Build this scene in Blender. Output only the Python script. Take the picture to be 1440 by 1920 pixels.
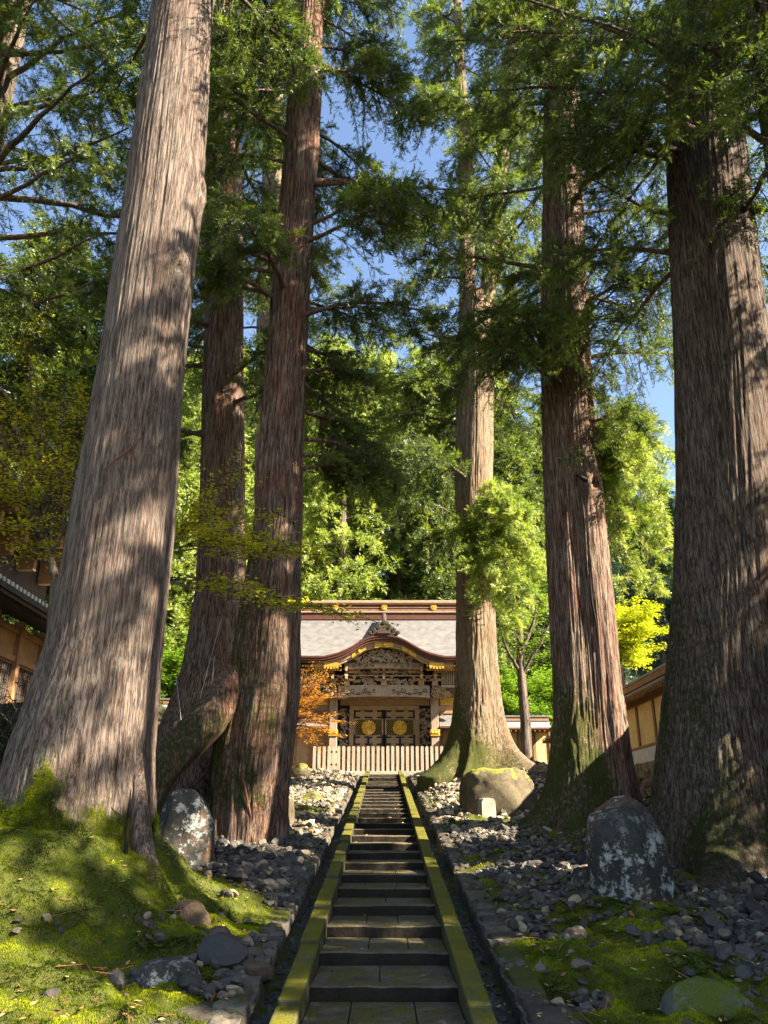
import bpy, math, random
import numpy as np
from mathutils import Vector, Matrix
for o in list(bpy.data.objects): bpy.data.objects.remove(o)
SC = bpy.context.scene
PI = math.pi
# ------------------------------------------------------------------ camera, sky, sun, exposure
F = 1498.0; TH = math.atan(0.386); CS, SN = math.cos(TH), math.sin(TH); EYE = 1.8
cam = bpy.data.cameras.new('camera'); camo = bpy.data.objects.new('camera', cam); SC.collection.objects.link(camo)
camo.location = (0, 0, EYE); camo.rotation_euler = (PI/2+TH, 0, 0)
cam.sensor_fit = 'VERTICAL'; cam.sensor_height = 24.0; cam.lens = 24.0*F/1920; cam.clip_start = 0.05; cam.clip_end = 3000
SC.camera = camo
AZ, EL = math.radians(110), math.radians(37)
w = bpy.data.worlds.new('World'); SC.world = w; w.use_nodes = True
nt = w.node_tree; nt.nodes.clear()
sky = nt.nodes.new('ShaderNodeTexSky'); sky.sky_type = 'NISHITA'; sky.sun_disc = False
sky.sun_elevation = EL; sky.sun_rotation = AZ; sky.air_density = 1.0; sky.dust_density = 0.5; sky.ozone_density = 2.4
bg = nt.nodes.new('ShaderNodeBackground'); bg.inputs[1].default_value = 0.065
wo = nt.nodes.new('ShaderNodeOutputWorld'); tint = nt.nodes.new('ShaderNodeMixRGB'); tint.blend_type = 'MULTIPLY'; tint.inputs[0].default_value = 1.0; tint.inputs[2].default_value = (1.07, 1.0, 0.96, 1); nt.links.new(sky.outputs[0], tint.inputs[1]); nt.links.new(tint.outputs[0], bg.inputs[0]); nt.links.new(bg.outputs[0], wo.inputs[0])
SUN = Vector((math.sin(AZ)*math.cos(EL), math.cos(AZ)*math.cos(EL), math.sin(EL)))
sl = bpy.data.lights.new('sun', 'SUN'); sl.energy = 5.0; sl.angle = math.radians(0.5); sl.color = (1.0, 0.91, 0.74)
so = bpy.data.objects.new('sun', sl); SC.collection.objects.link(so); so.rotation_euler = SUN.to_track_quat('Z', 'Y').to_euler()
so.location = (30, -10, 40)
SC.view_settings.view_transform = 'Standard'; SC.view_settings.look = 'None'; SC.view_settings.gamma = 1.0
SC.view_settings.exposure = 2.52
SC.render.engine = 'CYCLES'
SC.cycles.max_bounces = 6; SC.cycles.diffuse_bounces = 3; SC.cycles.transmission_bounces = 3; SC.cycles.transparent_max_bounces = 4
SC.cycles.caustics_reflective = False; SC.cycles.caustics_refractive = False
SC.cycles.use_denoising = True

def P(px, py, Y):
    v = (py-960)/F; u = (px-720)/F; zc = Y/(CS+v*SN)
    return np.array([u*zc, Y, EYE+zc*(SN-v*CS)])
# ------------------------------------------------------------------ noise
def _h(ix, iy, iz):
    n = (ix.astype(np.int64)*374761393 + iy.astype(np.int64)*668265263 + iz.astype(np.int64)*2147483647) & 0xffffffff
    n = ((n ^ (n >> 13))*1274126177) & 0xffffffff
    n = ((n ^ (n >> 16))*2246822519) & 0xffffffff
    return ((n ^ (n >> 15)) & 0xffffff)/float(0xffffff)
def vn(x, y, z=None):
    x = np.asarray(x, float); y = np.asarray(y, float); z = np.zeros_like(x) if z is None else np.asarray(z, float)
    ix, iy, iz = np.floor(x), np.floor(y), np.floor(z)
    fx, fy, fz = x-ix, y-iy, z-iz
    fx, fy, fz = [f*f*(3-2*f) for f in (fx, fy, fz)]
    ix, iy, iz = ix.astype(np.int64), iy.astype(np.int64), iz.astype(np.int64)
    def L(a, b, t): return a+(b-a)*t
    c = [[[_h(ix+i, iy+j, iz+k) for k in (0, 1)] for j in (0, 1)] for i in (0, 1)]
    return L(L(L(c[0][0][0], c[1][0][0], fx), L(c[0][1][0], c[1][1][0], fx), fy),
             L(L(c[0][0][1], c[1][0][1], fx), L(c[0][1][1], c[1][1][1], fx), fy), fz)
def fbm(x, y, z=None, o=4):
    s = 0; a = 0.5; t = 0
    z = np.zeros_like(np.asarray(x, float)) if z is None else z
    for i in range(o):
        s = s + a*vn(x*2**i+17.3*i, y*2**i+5.1*i, z*2**i+9.7*i); t += a; a *= 0.5
    return s/t
def sst(a, b, x):
    t = np.clip((x-a)/(b-a), 0, 1); return t*t*(3-2*t)
# ------------------------------------------------------------------ geometry accumulator
class Geo:
    def __init__(s): s.V = []; s.F = []; s.n = 0
    def add(s, V, Fc, mat=0, smooth=False, var=None):
        V = np.asarray(V, float).reshape(-1, 3); Fc = np.asarray(Fc, np.int64)
        s.V.append((V, np.zeros(len(V)) if var is None else np.broadcast_to(var, (len(V),)))); s.F.append((Fc+s.n, mat, smooth)); s.n += len(V)
    def soup(s, T, mat=0, var=None, smooth=False):                # T (n,k,3) separate polygons
        n, k = T.shape[:2]
        s.add(T.reshape(-1, 3), np.arange(n*k).reshape(n, k), mat, smooth, None if var is None else np.repeat(var, k))
    def box(s, c, h, mat=0, rz=0.0, M=None, var=None):
        q = np.array([[x, y, z] for x in (-1, 1) for y in (-1, 1) for z in (-1, 1)], float)*np.array(h)
        if rz:
            ca, sa = math.cos(rz), math.sin(rz); q = q@np.array([[ca, sa, 0], [-sa, ca, 0], [0, 0, 1]])
        if M is not None: q = q@np.array(M).T
        s.add(q+np.array(c), [[0, 1, 3, 2], [4, 6, 7, 5], [0, 4, 5, 1], [2, 3, 7, 6], [0, 2, 6, 4], [1, 5, 7, 3]], mat, var=var)
    def bb(s, x0, x1, y0, y1, z0, z1, mat=0, var=None):
        s.box(((x0+x1)/2, (y0+y1)/2, (z0+z1)/2), (abs(x1-x0)/2, abs(y1-y0)/2, abs(z1-z0)/2), mat, var=var)
    def tube(s, pts, r, k=8, mat=0, var=None, cap=True):
        pts = np.asarray(pts, float); n = len(pts); r = np.broadcast_to(r, (n,))
        T = np.gradient(pts, axis=0); T /= np.linalg.norm(T, axis=1)[:, None]+1e-9
        up = np.array([0.31, 0.17, 0.93]); A = np.cross(T, up); A /= np.linalg.norm(A, axis=1)[:, None]+1e-9; B = np.cross(T, A)
        th = np.arange(k)*2*PI/k
        V = pts[:, None]+r[:, None, None]*(np.cos(th)[None, :, None]*A[:, None]+np.sin(th)[None, :, None]*B[:, None])
        i = np.arange(n-1)[:, None]*k; j = np.arange(k)[None]; j2 = (j+1) % k
        Fc = np.stack([i+j, i+k+j, i+k+j2, i+j2], -1).reshape(-1, 4)
        s.add(V, Fc, mat, True, var)
        if cap:
            s.add(V[-1], [list(range(k))[::-1]] if k > 4 else [list(range(k))], mat); s.add(V[0], [list(range(k))], mat)
    def prism(s, poly, y0, y1, mat=0, M=None):                     # poly in x,z extruded along y
        p = np.asarray(poly, float); n = len(p)
        a = np.c_[p[:, 0], np.full(n, y0), p[:, 1]]; b = np.c_[p[:, 0], np.full(n, y1), p[:, 1]]
        V = np.r_[a, b]
        if M is not None: V = V@np.array(M).T
        s.add(V, [[i, (i+1) % n, n+(i+1) % n, n+i] for i in range(n)], mat)
        s.add(V, [list(range(n))[::-1]], mat); s.add(V, [list(range(n, 2*n))], mat)
    def grid(s, X, Y, Z, mat=0, smooth=True, var=None):
        a, b = X.shape; V = np.stack([X, Y, Z], -1).reshape(-1, 3)
        i = np.arange(a-1)[:, None]*b; j = np.arange(b-1)[None]
        s.add(V, np.stack([i+j, i+b+j, i+b+j+1, i+j+1], -1).reshape(-1, 4), mat, smooth, var)
    def revolve(s, prof, c, k=24, mat=0, axis='z'):
        prof = np.asarray(prof, float); th = np.arange(k+1)*2*PI/k
        R = prof[:, 0][:, None]; H = prof[:, 1][:, None]
        X = R*np.cos(th); Y2 = R*np.sin(th); Z = H+0*X
        if axis == 'y': X, Y2, Z = X, -Z, Y2
        s.grid(X+c[0], Y2+c[1], Z+c[2], mat)
    def merge(s, o, M=None, off=None):
        for (V, va), (Fc, m, sm) in zip(o.V, o.F): pass
    def arrays(s):
        return np.concatenate([v for v, _ in s.V]), np.concatenate([a for _, a in s.V])
    def build(s, name, mats, parent=None, loc=None, bevel=0):
        V, va = s.arrays(); me = bpy.data.meshes.new(name)
        if loc is not None: V = V-np.array(loc)
        lt, li, mi, sm = [], [], [], []
        for Fc, m, smo in s.F:
            Fc = np.atleast_2d(Fc)
            lt.append(np.full(len(Fc), Fc.shape[1])); li.append(Fc.ravel()); mi.append(np.full(len(Fc), m)); sm.append(np.full(len(Fc), smo))
        lt = np.concatenate(lt); li = np.concatenate(li); mi = np.concatenate(mi); sm = np.concatenate(sm)
        me.vertices.add(len(V)); me.vertices.foreach_set('co', V.ravel().astype(np.float32))
        me.loops.add(len(li)); me.loops.foreach_set('vertex_index', li.astype(np.int32))
        me.polygons.add(len(lt)); me.polygons.foreach_set('loop_start', np.r_[0, np.cumsum(lt)[:-1]].astype(np.int32))
        try: me.polygons.foreach_set('loop_total', lt.astype(np.int32))
        except Exception: pass
        me.polygons.foreach_set('material_index', mi.astype(np.int32)); me.polygons.foreach_set('use_smooth', sm.astype(bool))
        at = me.attributes.new('var', 'FLOAT', 'POINT'); at.data.foreach_set('value', va.astype(np.float32))
        for m in (mats if isinstance(mats, (list, tuple)) else [mats]): me.materials.append(m)
        me.update(calc_edges=True)
        o = bpy.data.objects.new(name, me); SC.collection.objects.link(o)
        if parent is not None: o.parent = parent
        if loc is not None: o.location = loc
        if bevel:
            b = o.modifiers.new('bevel', 'BEVEL'); b.width = bevel; b.segments = 2; b.limit_method = 'ANGLE'
        return o
def tag(o, label=None, cat=None, group=None, kind=None):
    for k, v in (('label', label), ('category', cat), ('group', group), ('kind', kind)):
        if v: o[k] = v
    return o
def thing(name, label, cat, loc=(0, 0, 0), group=None):
    o = bpy.data.objects.new(name, None); SC.collection.objects.link(o); o.location = tuple(float(a) for a in loc)
    o.empty_display_size = 0.3
    return tag(o, label, cat, group)
def copy_thing(o, loc, rz=0, sc=1.0, label=None, szz=None):
    c = o.copy(); SC.collection.objects.link(c); c.location = tuple(float(a) for a in loc); c.rotation_euler = (0, 0, rz); c.scale = (sc, sc, szz or sc)
    if label: c['label'] = label
    for ch in o.children:
        d = ch.copy(); SC.collection.objects.link(d); d.parent = c
    return c
# ------------------------------------------------------------------ materials
class NB:
    def __init__(s, name):
        s.m = bpy.data.materials.new(name); s.m.use_nodes = True; s.t = s.m.node_tree; s.t.nodes.clear()
        s.out = s.t.nodes.new('ShaderNodeOutputMaterial')
    def n(s, typ, **kw):
        nd = s.t.nodes.new('ShaderNode'+typ)
        for k, v in kw.items():
            if k in nd.inputs: s.set(nd.inputs[k], v)
            else: setattr(nd, k, v)
        return nd
    def set(s, inp, v):
        if hasattr(v, 'is_output') or hasattr(v, 'links'): s.t.links.new(v, inp)
        else: inp.default_value = v
    def noise(s, vec, scale, detail=4, rough=0.6):
        nd = s.n('TexNoise'); nd.inputs['Scale'].default_value = scale; nd.inputs['Detail'].default_value = detail; nd.inputs['Roughness'].default_value = rough
        s.t.links.new(vec, nd.inputs['Vector']); return nd.outputs['Fac']
    def ramp(s, fac, stops):
        nd = s.n('ValToRGB'); cr = nd.color_ramp
        while len(cr.elements) < len(stops): cr.elements.new(0.5)
        for e, (p, c) in zip(cr.elements, stops):
            e.position = p; e.color = (c[0], c[1], c[2], 1) if not isinstance(c, (int, float)) else (c, c, c, 1)
        s.t.links.new(fac, nd.inputs[0]); return nd.outputs[0]
    def mix(s, fac, a, b, mode='MIX'):
        nd = s.n('MixRGB'); nd.blend_type = mode
        for i, v in enumerate((fac, a, b)):
            if isinstance(v, (int, float)): nd.inputs[i].default_value = v if i == 0 else (v, v, v, 1)
            elif isinstance(v, tuple): nd.inputs[i].default_value = (*v[:3], 1)
            else: s.t.links.new(v, nd.inputs[i])
        return nd.outputs[0]
    def math(s, op, a, b=0.0):
        nd = s.n('Math'); nd.operation = op
        for i, v in enumerate((a, b)):
            if isinstance(v, (int, float)): nd.inputs[i].default_value = v
            else: s.t.links.new(v, nd.inputs[i])
        return nd.outputs[0]
    def mapping(s, vec, scale):
        nd = s.n('Mapping'); nd.inputs['Scale'].default_value = scale; s.t.links.new(vec, nd.inputs[0]); return nd.outputs[0]
    def obj(s): return s.n('TexCoord').outputs['Object']
    def attr(s, name='var'):
        nd = s.n('Attribute'); nd.attribute_name = name; return nd.outputs['Fac']
    def pos(s): return s.n('NewGeometry').outputs['Position']
    def bump(s, h, strength=0.5, dist=0.02, normal=None):
        nd = s.n('Bump'); nd.inputs['Strength'].default_value = strength; nd.inputs['Distance'].default_value = dist
        s.t.links.new(h, nd.inputs['Height'])
        if normal is not None: s.t.links.new(normal, nd.inputs['Normal'])
        return nd.outputs[0]
    def finish(s, col, rough=0.8, bump=None, metal=0.0, spec=0.3):
        p = s.n('BsdfPrincipled')
        s.set(p.inputs['Base Color'], (*col[:3], 1) if isinstance(col, tuple) else col)
        s.set(p.inputs['Roughness'], rough); s.set(p.inputs['Metallic'], metal); p.inputs['Specular IOR Level'].default_value = spec
        if bump is not None: s.t.links.new(bump, p.inputs['Normal'])
        s.t.links.new(p.outputs[0], s.out.inputs[0]); return s.m
def bark_mat(name, dark, mid, light, red, mossc=(0.035, 0.045, 0.009), sc=1.0, depth=1.0):
    b = NB(name); p = b.pos(); st = b.mapping(p, (1, 1, 0.042)); st2 = b.mapping(p, (1, 1, 0.14))
    n1 = b.noise(st, 30*sc, 6, 0.7); n2 = b.noise(st2, 95*sc, 4, 0.75); n3 = b.noise(b.mapping(p, (1, 1, 0.35)), 1.6, 4); fine = b.noise(b.mapping(p, (1, 1, 0.5)), 90, 3, 0.7)
    c = b.ramp(n1, [(0.31, dark), (0.43, mid), (0.57, light)])
    c = b.mix(b.math('MULTIPLY', b.ramp(n3, [(0.45, 0), (0.62, 1)]), 0.65), c, b.mix(0.5, c, red), 'MIX')
    c = b.mix(0.55, c, b.ramp(n2, [(0.3, (0.35,)*3), (0.6, (1.15,)*3)]), 'MULTIPLY')
    c = b.mix(b.ramp(b.noise(b.mapping(p, (1, 1, 0.4)), 5.0, 5, 0.7), [(0.60, 0), (0.72, 0.5)]), c, (0.26, 0.28, 0.22))
    fis = b.ramp(b.math('ABSOLUTE', b.math('SUBTRACT', b.noise(b.mapping(p, (1, 1, 0.06)), 13*sc, 6, 0.66), 0.5)), [(0.0, 0.2), (0.04, 1.0)])
    c = b.mix(0.8, c, fis, 'MULTIPLY')
    ms = b.attr('var')
    mn = b.noise(p, 9, 5, 0.7)
    mf = b.ramp(b.math('ADD', ms, b.math('MULTIPLY', b.math('SUBTRACT', mn, 0.5), 1.9)), [(0.36, 0), (0.72, 0.92)])
    mc = b.mix(b.noise(p, 3.2, 4), mossc, (mossc[0]*2.6, mossc[1]*2.3, mossc[2]*1.6))
    mc = b.mix(0.7, mc, b.ramp(b.noise(p, 60, 4, 0.8), [(0.3, (0.4,)*3), (0.65, (1.4,)*3)]), 'MULTIPLY')
    c = b.mix(mf, c, mc)
    h = b.math('ADD', b.math('MULTIPLY', n1, 1.0), b.math('MULTIPLY', n2, 0.55)); h = b.math('ADD', h, b.math('MULTIPLY', fis, 0.5)); h = b.math('ADD', h, b.math('MULTIPLY', fine, 0.2))
    h = b.math('ADD', h, b.math('MULTIPLY', mf, b.math('MULTIPLY', b.noise(p, 35, 4, 0.8), 0.8)))
    return b.finish(c, 0.9, b.bump(h, 0.9, 0.05*depth), spec=0.15)
BARK = bark_mat('cedar_bark', (0.045, 0.031, 0.023), (0.15, 0.106, 0.082), (0.255, 0.195, 0.155), (0.15, 0.075, 0.05), mossc=(0.05, 0.068, 0.008))
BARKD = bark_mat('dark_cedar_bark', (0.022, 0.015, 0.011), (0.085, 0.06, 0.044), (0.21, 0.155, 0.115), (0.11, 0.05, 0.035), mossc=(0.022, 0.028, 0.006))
BARKP = bark_mat('pale_cedar_bark', (0.06, 0.04, 0.025), (0.20, 0.135, 0.083), (0.35, 0.26, 0.17), (0.26, 0.13, 0.06), sc=1.3)
BARKR = bark_mat('reddish_cedar_bark', (0.025, 0.015, 0.012), (0.115, 0.066, 0.046), (0.36, 0.255, 0.185), (0.24, 0.07, 0.036))
BARKX = bark_mat('torn_red_cedar_bark', (0.025, 0.014, 0.010), (0.09, 0.05, 0.036), (0.31, 0.21, 0.15), (0.24, 0.06, 0.03), mossc=(0.028, 0.035, 0.007))
BARKF = bark_mat('far_bark', (0.04, 0.03, 0.02), (0.12, 0.09, 0.07), (0.22, 0.17, 0.13), (0.14, 0.08, 0.05), sc=0.6)
def leaf_mat(name, c0, c1, c2, trans=0.45, brown=None, nscale=0.5, gloss=0.03):
    b = NB(name); v = b.attr('var'); p = b.pos()
    c = b.ramp(b.mix(0.45, v, b.noise(p, nscale, 3, 0.6)), [(0.25, c0), (0.5, c1), (0.75, c2)])
    if brown is not None: c = b.mix(b.ramp(b.noise(p, 1.3, 4, 0.7), [(0.62, 0), (0.74, 0.75)]), c, brown)
    d = b.n('BsdfDiffuse'); b.t.links.new(c, d.inputs[0])
    g = b.n('BsdfGlossy'); g.inputs['Roughness'].default_value = 0.45; g.inputs[0].default_value = (1, 1, 1, 1)
    tr = b.n('BsdfTranslucent'); b.t.links.new(b.mix(1.0, c, (1.25, 1.3, 0.6), 'MULTIPLY'), tr.inputs[0])
    m1 = b.n('MixShader'); m1.inputs[0].default_value = trans; b.t.links.new(d.outputs[0], m1.inputs[1]); b.t.links.new(tr.outputs[0], m1.inputs[2])
    m2 = b.n('MixShader'); m2.inputs[0].default_value = gloss; b.t.links.new(m1.outputs[0], m2.inputs[1]); b.t.links.new(g.outputs[0], m2.inputs[2])
    b.t.links.new(m2.outputs[0], b.out.inputs[0]); return b.m
CEDAR = leaf_mat('cedar_needles', (0.022, 0.040, 0.010), (0.075, 0.115, 0.02), (0.22, 0.26, 0.04), brown=(0.12, 0.06, 0.025))
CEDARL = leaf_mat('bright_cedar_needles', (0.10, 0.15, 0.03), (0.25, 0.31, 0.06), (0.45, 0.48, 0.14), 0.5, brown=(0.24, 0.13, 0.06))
CEDARD = leaf_mat('shade_toned_far_needles', (0.010, 0.028, 0.018), (0.02, 0.05, 0.028), (0.04, 0.08, 0.04), 0.3)  # hillside shadow and bluish haze put into the needle colour
GREENL = leaf_mat('fresh_green_leaves', (0.08, 0.17, 0.02), (0.18, 0.30, 0.03), (0.34, 0.42, 0.05), 0.5)
LIME = leaf_mat('lime_maple_leaves', (0.28, 0.34, 0.02), (0.5, 0.52, 0.03), (0.72, 0.66, 0.05), 0.5)
YELLOW = leaf_mat('yellow_maple_leaves', (0.28, 0.30, 0.02), (0.56, 0.50, 0.03), (0.85, 0.66, 0.05), 0.5, nscale=0.9)
ORANGE = leaf_mat('orange_maple_leaves', (0.34, 0.10, 0.015), (0.58, 0.24, 0.03), (0.70, 0.40, 0.06), 0.5, nscale=1.5)
SHRUB = leaf_mat('dark_shrub_leaves', (0.008, 0.018, 0.008), (0.018, 0.036, 0.012), (0.035, 0.06, 0.02), 0.3)
MOSSB = leaf_mat('moss_blades', (0.022, 0.034, 0.004), (0.11, 0.14, 0.008), (0.30, 0.32, 0.012), 0.35, nscale=1.4, gloss=0.0)
def wood_mat(name, c0, c1, axis=(1, 1, 1), sc=6, rough=0.75, bump=0.3):
    b = NB(name); p = b.obj(); n = b.noise(b.mapping(p, axis), sc, 5, 0.65); n2 = b.noise(p, 1.3, 3)
    c = b.mix(0.35, b.ramp(n, [(0.3, c0), (0.7, c1)]), b.ramp(n2, [(0.35, (0.6,)*3), (0.65, (1.1,)*3)]), 'MULTIPLY')
    return b.finish(c, rough, b.bump(n, bump, 0.02))
WOOD = wood_mat('weathered_wood', (0.27, 0.175, 0.10), (0.58, 0.405, 0.245), (1, 1, 6), 4)
WOODV = wood_mat('upright_wood', (0.20, 0.135, 0.085), (0.44, 0.32, 0.22), (8, 8, 0.6), 4)
WOODP = wood_mat('pale_picket_wood', (0.30, 0.215, 0.145), (0.52, 0.40, 0.29), (8, 8, 0.6), 4)
WOODR = wood_mat('red_brown_fascia', (0.075, 0.025, 0.016), (0.13, 0.05, 0.03), (1, 1, 9), 4, 0.6)
WOODD = wood_mat('dark_wood', (0.035, 0.024, 0.018), (0.09, 0.06, 0.045), (1, 1, 4), 5)
WOODO = wood_mat('orange_wood', (0.22, 0.11, 0.045), (0.40, 0.22, 0.10), (6, 6, 1), 4)
def carve_mat():
    b = NB('carved_wood'); p = b.obj()
    d = b.n('TexNoise'); d.inputs['Scale'].default_value = 2.2; d.inputs['Detail'].default_value = 3; b.t.links.new(p, d.inputs['Vector'])
    vv = b.mix(0.25, p, d.outputs['Color'], 'ADD')
    wv = b.n('TexWave'); wv.wave_type = 'RINGS'; wv.inputs['Scale'].default_value = 2.2; wv.inputs['Distortion'].default_value = 9; wv.inputs['Detail'].default_value = 2.5; wv.inputs['Detail Scale'].default_value = 1.3
    b.t.links.new(vv, wv.inputs['Vector'])
    c = b.ramp(wv.outputs['Fac'], [(0.2, (0.05, 0.03, 0.02)), (0.55, (0.2, 0.14, 0.09)), (0.9, (0.34, 0.26, 0.18))])
    return b.finish(c, 0.8, b.bump(wv.outputs['Fac'], 1.0, 0.12))
CARVE = carve_mat()
def gold_mat():
    b = NB('gilded_metal'); n = b.noise(b.obj(), 9, 3)
    return b.finish(b.ramp(n, [(0.3, (0.62, 0.33, 0.04)), (0.7, (0.85, 0.52, 0.09))]), 0.38, b.bump(b.noise(b.obj(), 25, 2), 0.4, 0.01), metal=0.55, spec=0.5)
GOLD = gold_mat()
IRON = NB('black_iron').finish((0.015, 0.014, 0.014), 0.5)
def roof_mat(name, c0, c1, freq=9.0, axis='Z', bump=0.6, rough=0.6):
    b = NB(name); p = b.obj(); wv = b.n('TexWave'); wv.wave_type = 'BANDS'; wv.bands_direction = axis; wv.wave_profile = 'SAW'
    wv.inputs['Scale'].default_value = freq; wv.inputs['Distortion'].default_value = 0.25; b.t.links.new(p, wv.inputs['Vector'])
    n = b.noise(p, 2.2, 5, 0.65)
    c = b.mix(0.4, b.ramp(n, [(0.3, c0), (0.7, c1)]), b.ramp(wv.outputs['Fac'], [(0.0, (0.45,)*3), (0.25, (1.0,)*3)]), 'MULTIPLY')
    return b.finish(c, rough, b.bump(wv.outputs['Fac'], bump, 0.05))
ROOF = roof_mat('bark_shingle_roof', (0.105, 0.096, 0.09), (0.19, 0.175, 0.162), 5.0)
TILE = roof_mat('grey_tile_roof', (0.13, 0.135, 0.15), (0.22, 0.22, 0.235), 1.1, 'Y')
TILEX = roof_mat('grey_tile_roof_cross', (0.20, 0.20, 0.21), (0.33, 0.33, 0.34), 1.1, 'X')
PLASTER_Y = NB('yellow_plaster'); _p = PLASTER_Y.obj(); PLASTER_Y = PLASTER_Y.finish(PLASTER_Y.ramp(PLASTER_Y.noise(_p, 1.8, 5, 0.7), [(0.3, (0.72, 0.48, 0.16)), (0.7, (0.88, 0.63, 0.26))]), 0.9)
WHITE = NB('white_plaster'); _p = WHITE.obj(); WHITE = WHITE.finish(WHITE.ramp(WHITE.noise(_p, 3, 4), [(0.3, (0.52, 0.49, 0.45)), (0.7, (0.72, 0.69, 0.64))]), 0.85)
def stone_mat(name, c0, c1, moss=0.0, dark=0.0, lichen=0.0, rust=0.0, sc=3.0, mossc=(0.06, 0.085, 0.01), useattr=False, mossbright=(0.17, 0.19, 0.02)):
    b = NB(name); p = b.pos(); n = b.noise(p, sc, 6, 0.7); n2 = b.noise(p, sc*9, 4, 0.7)
    c = b.mix(0.6, b.ramp(n, [(0.3, c0), (0.7, c1)]), b.ramp(n2, [(0.3, (0.5,)*3), (0.7, (1.25,)*3)]), 'MULTIPLY')
    if rust: c = b.mix(b.math('MULTIPLY', b.ramp(b.noise(p, sc*0.55, 4, 0.6), [(0.52, 0), (0.66, 1)]), rust), c, (0.16, 0.075, 0.035))
    h = b.math('ADD', n, b.math('MULTIPLY', n2, 0.35))
    if lichen:
        nl = b.mix(0.35, b.noise(p, sc*1.7, 8, 0.75), b.noise(p, sc*7, 5, 0.75)); f = b.math('MULTIPLY', b.ramp(nl, [(0.585-lichen, 0), (0.63-lichen, 0.95)]), b.ramp(b.noise(p, sc*0.5, 3), [(0.40, 0.15), (0.52, 1)]))
        c = b.mix(f, c, b.mix(n2, (0.24, 0.24, 0.21), (0.46, 0.46, 0.41))); h = b.math('ADD', h, b.math('MULTIPLY', f, 0.25))
    if moss or useattr:
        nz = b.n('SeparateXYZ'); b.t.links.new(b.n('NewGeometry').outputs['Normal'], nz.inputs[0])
        nm = b.noise(p, sc*1.2, 6, 0.75)
        if useattr: k = b.math('ADD', b.attr(), b.math('MULTIPLY', b.math('SUBTRACT', nm, 0.5), 1.3)); f = b.ramp(k, [(0.42, 0), (0.6, 1)])
        else:
            k = b.math('ADD', b.math('MULTIPLY', nz.outputs[2], 0.35), b.math('ADD', nm, moss-0.5)); f = b.ramp(k, [(0.5, 0), (0.62, 1)])
        mc = b.mix(b.noise(p, 2.3, 4), mossc, mossbright); mc = b.mix(0.7, mc, b.ramp(b.noise(p, 70, 3, 0.8), [(0.3, (0.4,)*3), (0.65, (1.35,)*3)]), 'MULTIPLY')
        c = b.mix(f, c, mc); h = b.math('ADD', h, b.math('MULTIPLY', f, b.noise(p, 45, 4, 0.8)))
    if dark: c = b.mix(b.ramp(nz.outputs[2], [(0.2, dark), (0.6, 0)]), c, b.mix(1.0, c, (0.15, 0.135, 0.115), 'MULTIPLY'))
    return b.finish(c, 0.85, b.bump(h, 0.8, 0.04), spec=0.25)
STEP = stone_mat('worn_step_stone', (0.05, 0.038, 0.024), (0.17, 0.13, 0.085), moss=0.19, dark=0.95, sc=1.9, mossc=(0.045, 0.042, 0.007), mossbright=(0.15, 0.125, 0.015))  # risers darkened by facing: nosing shade and algae stain in the colour
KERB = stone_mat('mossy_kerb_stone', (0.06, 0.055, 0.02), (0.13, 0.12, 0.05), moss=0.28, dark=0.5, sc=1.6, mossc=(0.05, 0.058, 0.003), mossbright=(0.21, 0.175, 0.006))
EDGE = stone_mat('edging_stone', (0.05, 0.042, 0.03), (0.15, 0.125, 0.095), moss=0.10, sc=2.2, lichen=0.0, mossc=(0.035, 0.042, 0.008), mossbright=(0.11, 0.11, 0.015))
GUT = stone_mat('gutter_stone', (0.04, 0.042, 0.04), (0.12, 0.12, 0.11), moss=-0.08, sc=3)
BOUL = stone_mat('lichen_boulder', (0.018, 0.017, 0.014), (0.06, 0.055, 0.045), moss=-0.02, lichen=0.075, rust=0.7, sc=2.0)
BOULM = stone_mat('mossy_boulder', (0.05, 0.038, 0.02), (0.15, 0.115, 0.065), moss=0.33, sc=1.8, mossbright=(0.34, 0.30, 0.05))
ROCKB = stone_mat('brown_rock', (0.045, 0.028, 0.016), (0.16, 0.105, 0.06), moss=-0.05, sc=4)
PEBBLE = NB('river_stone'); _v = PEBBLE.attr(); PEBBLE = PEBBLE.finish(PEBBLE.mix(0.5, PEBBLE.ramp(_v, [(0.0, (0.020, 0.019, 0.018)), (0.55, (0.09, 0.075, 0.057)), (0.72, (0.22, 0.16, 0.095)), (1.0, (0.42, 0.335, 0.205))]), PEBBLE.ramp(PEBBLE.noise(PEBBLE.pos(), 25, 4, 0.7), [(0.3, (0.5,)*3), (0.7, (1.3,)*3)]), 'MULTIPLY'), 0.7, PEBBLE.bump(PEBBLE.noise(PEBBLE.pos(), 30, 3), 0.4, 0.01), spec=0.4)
GROUND = stone_mat('mossy_earth', (0.03, 0.024, 0.017), (0.10, 0.08, 0.055), sc=2.5, useattr=True, mossc=(0.04, 0.05, 0.008), mossbright=(0.12, 0.125, 0.014))
FOREST = NB('forest_floor'); FOREST = FOREST.finish(FOREST.ramp(FOREST.noise(FOREST.pos(), 0.35, 6, 0.7), [(0.3, (0.012, 0.028, 0.012)), (0.7, (0.04, 0.065, 0.02))]), 0.95)
DEADL = NB('dead_leaves'); _v = DEADL.attr(); DEADL = DEADL.finish(DEADL.ramp(_v, [(0.0, (0.09, 0.035, 0.02)), (0.5, (0.30, 0.13, 0.06)), (1.0, (0.5, 0.34, 0.14))]), 0.8)
DARKSCAR = NB('dark_crack').finish((0.018, 0.010, 0.007), 0.95)
REDSCAR = wood_mat('red_scar_wood', (0.10, 0.035, 0.02), (0.22, 0.09, 0.05), (3, 3, 1), 8)
CORD = NB('pale_cord').finish((0.5, 0.48, 0.42), 0.7)
SHOJI = NB('window_paper').finish((0.55, 0.47, 0.35), 0.9)
LATBACK = NB('gilded_backing').finish((0.62, 0.52, 0.09), 0.6)

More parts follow.
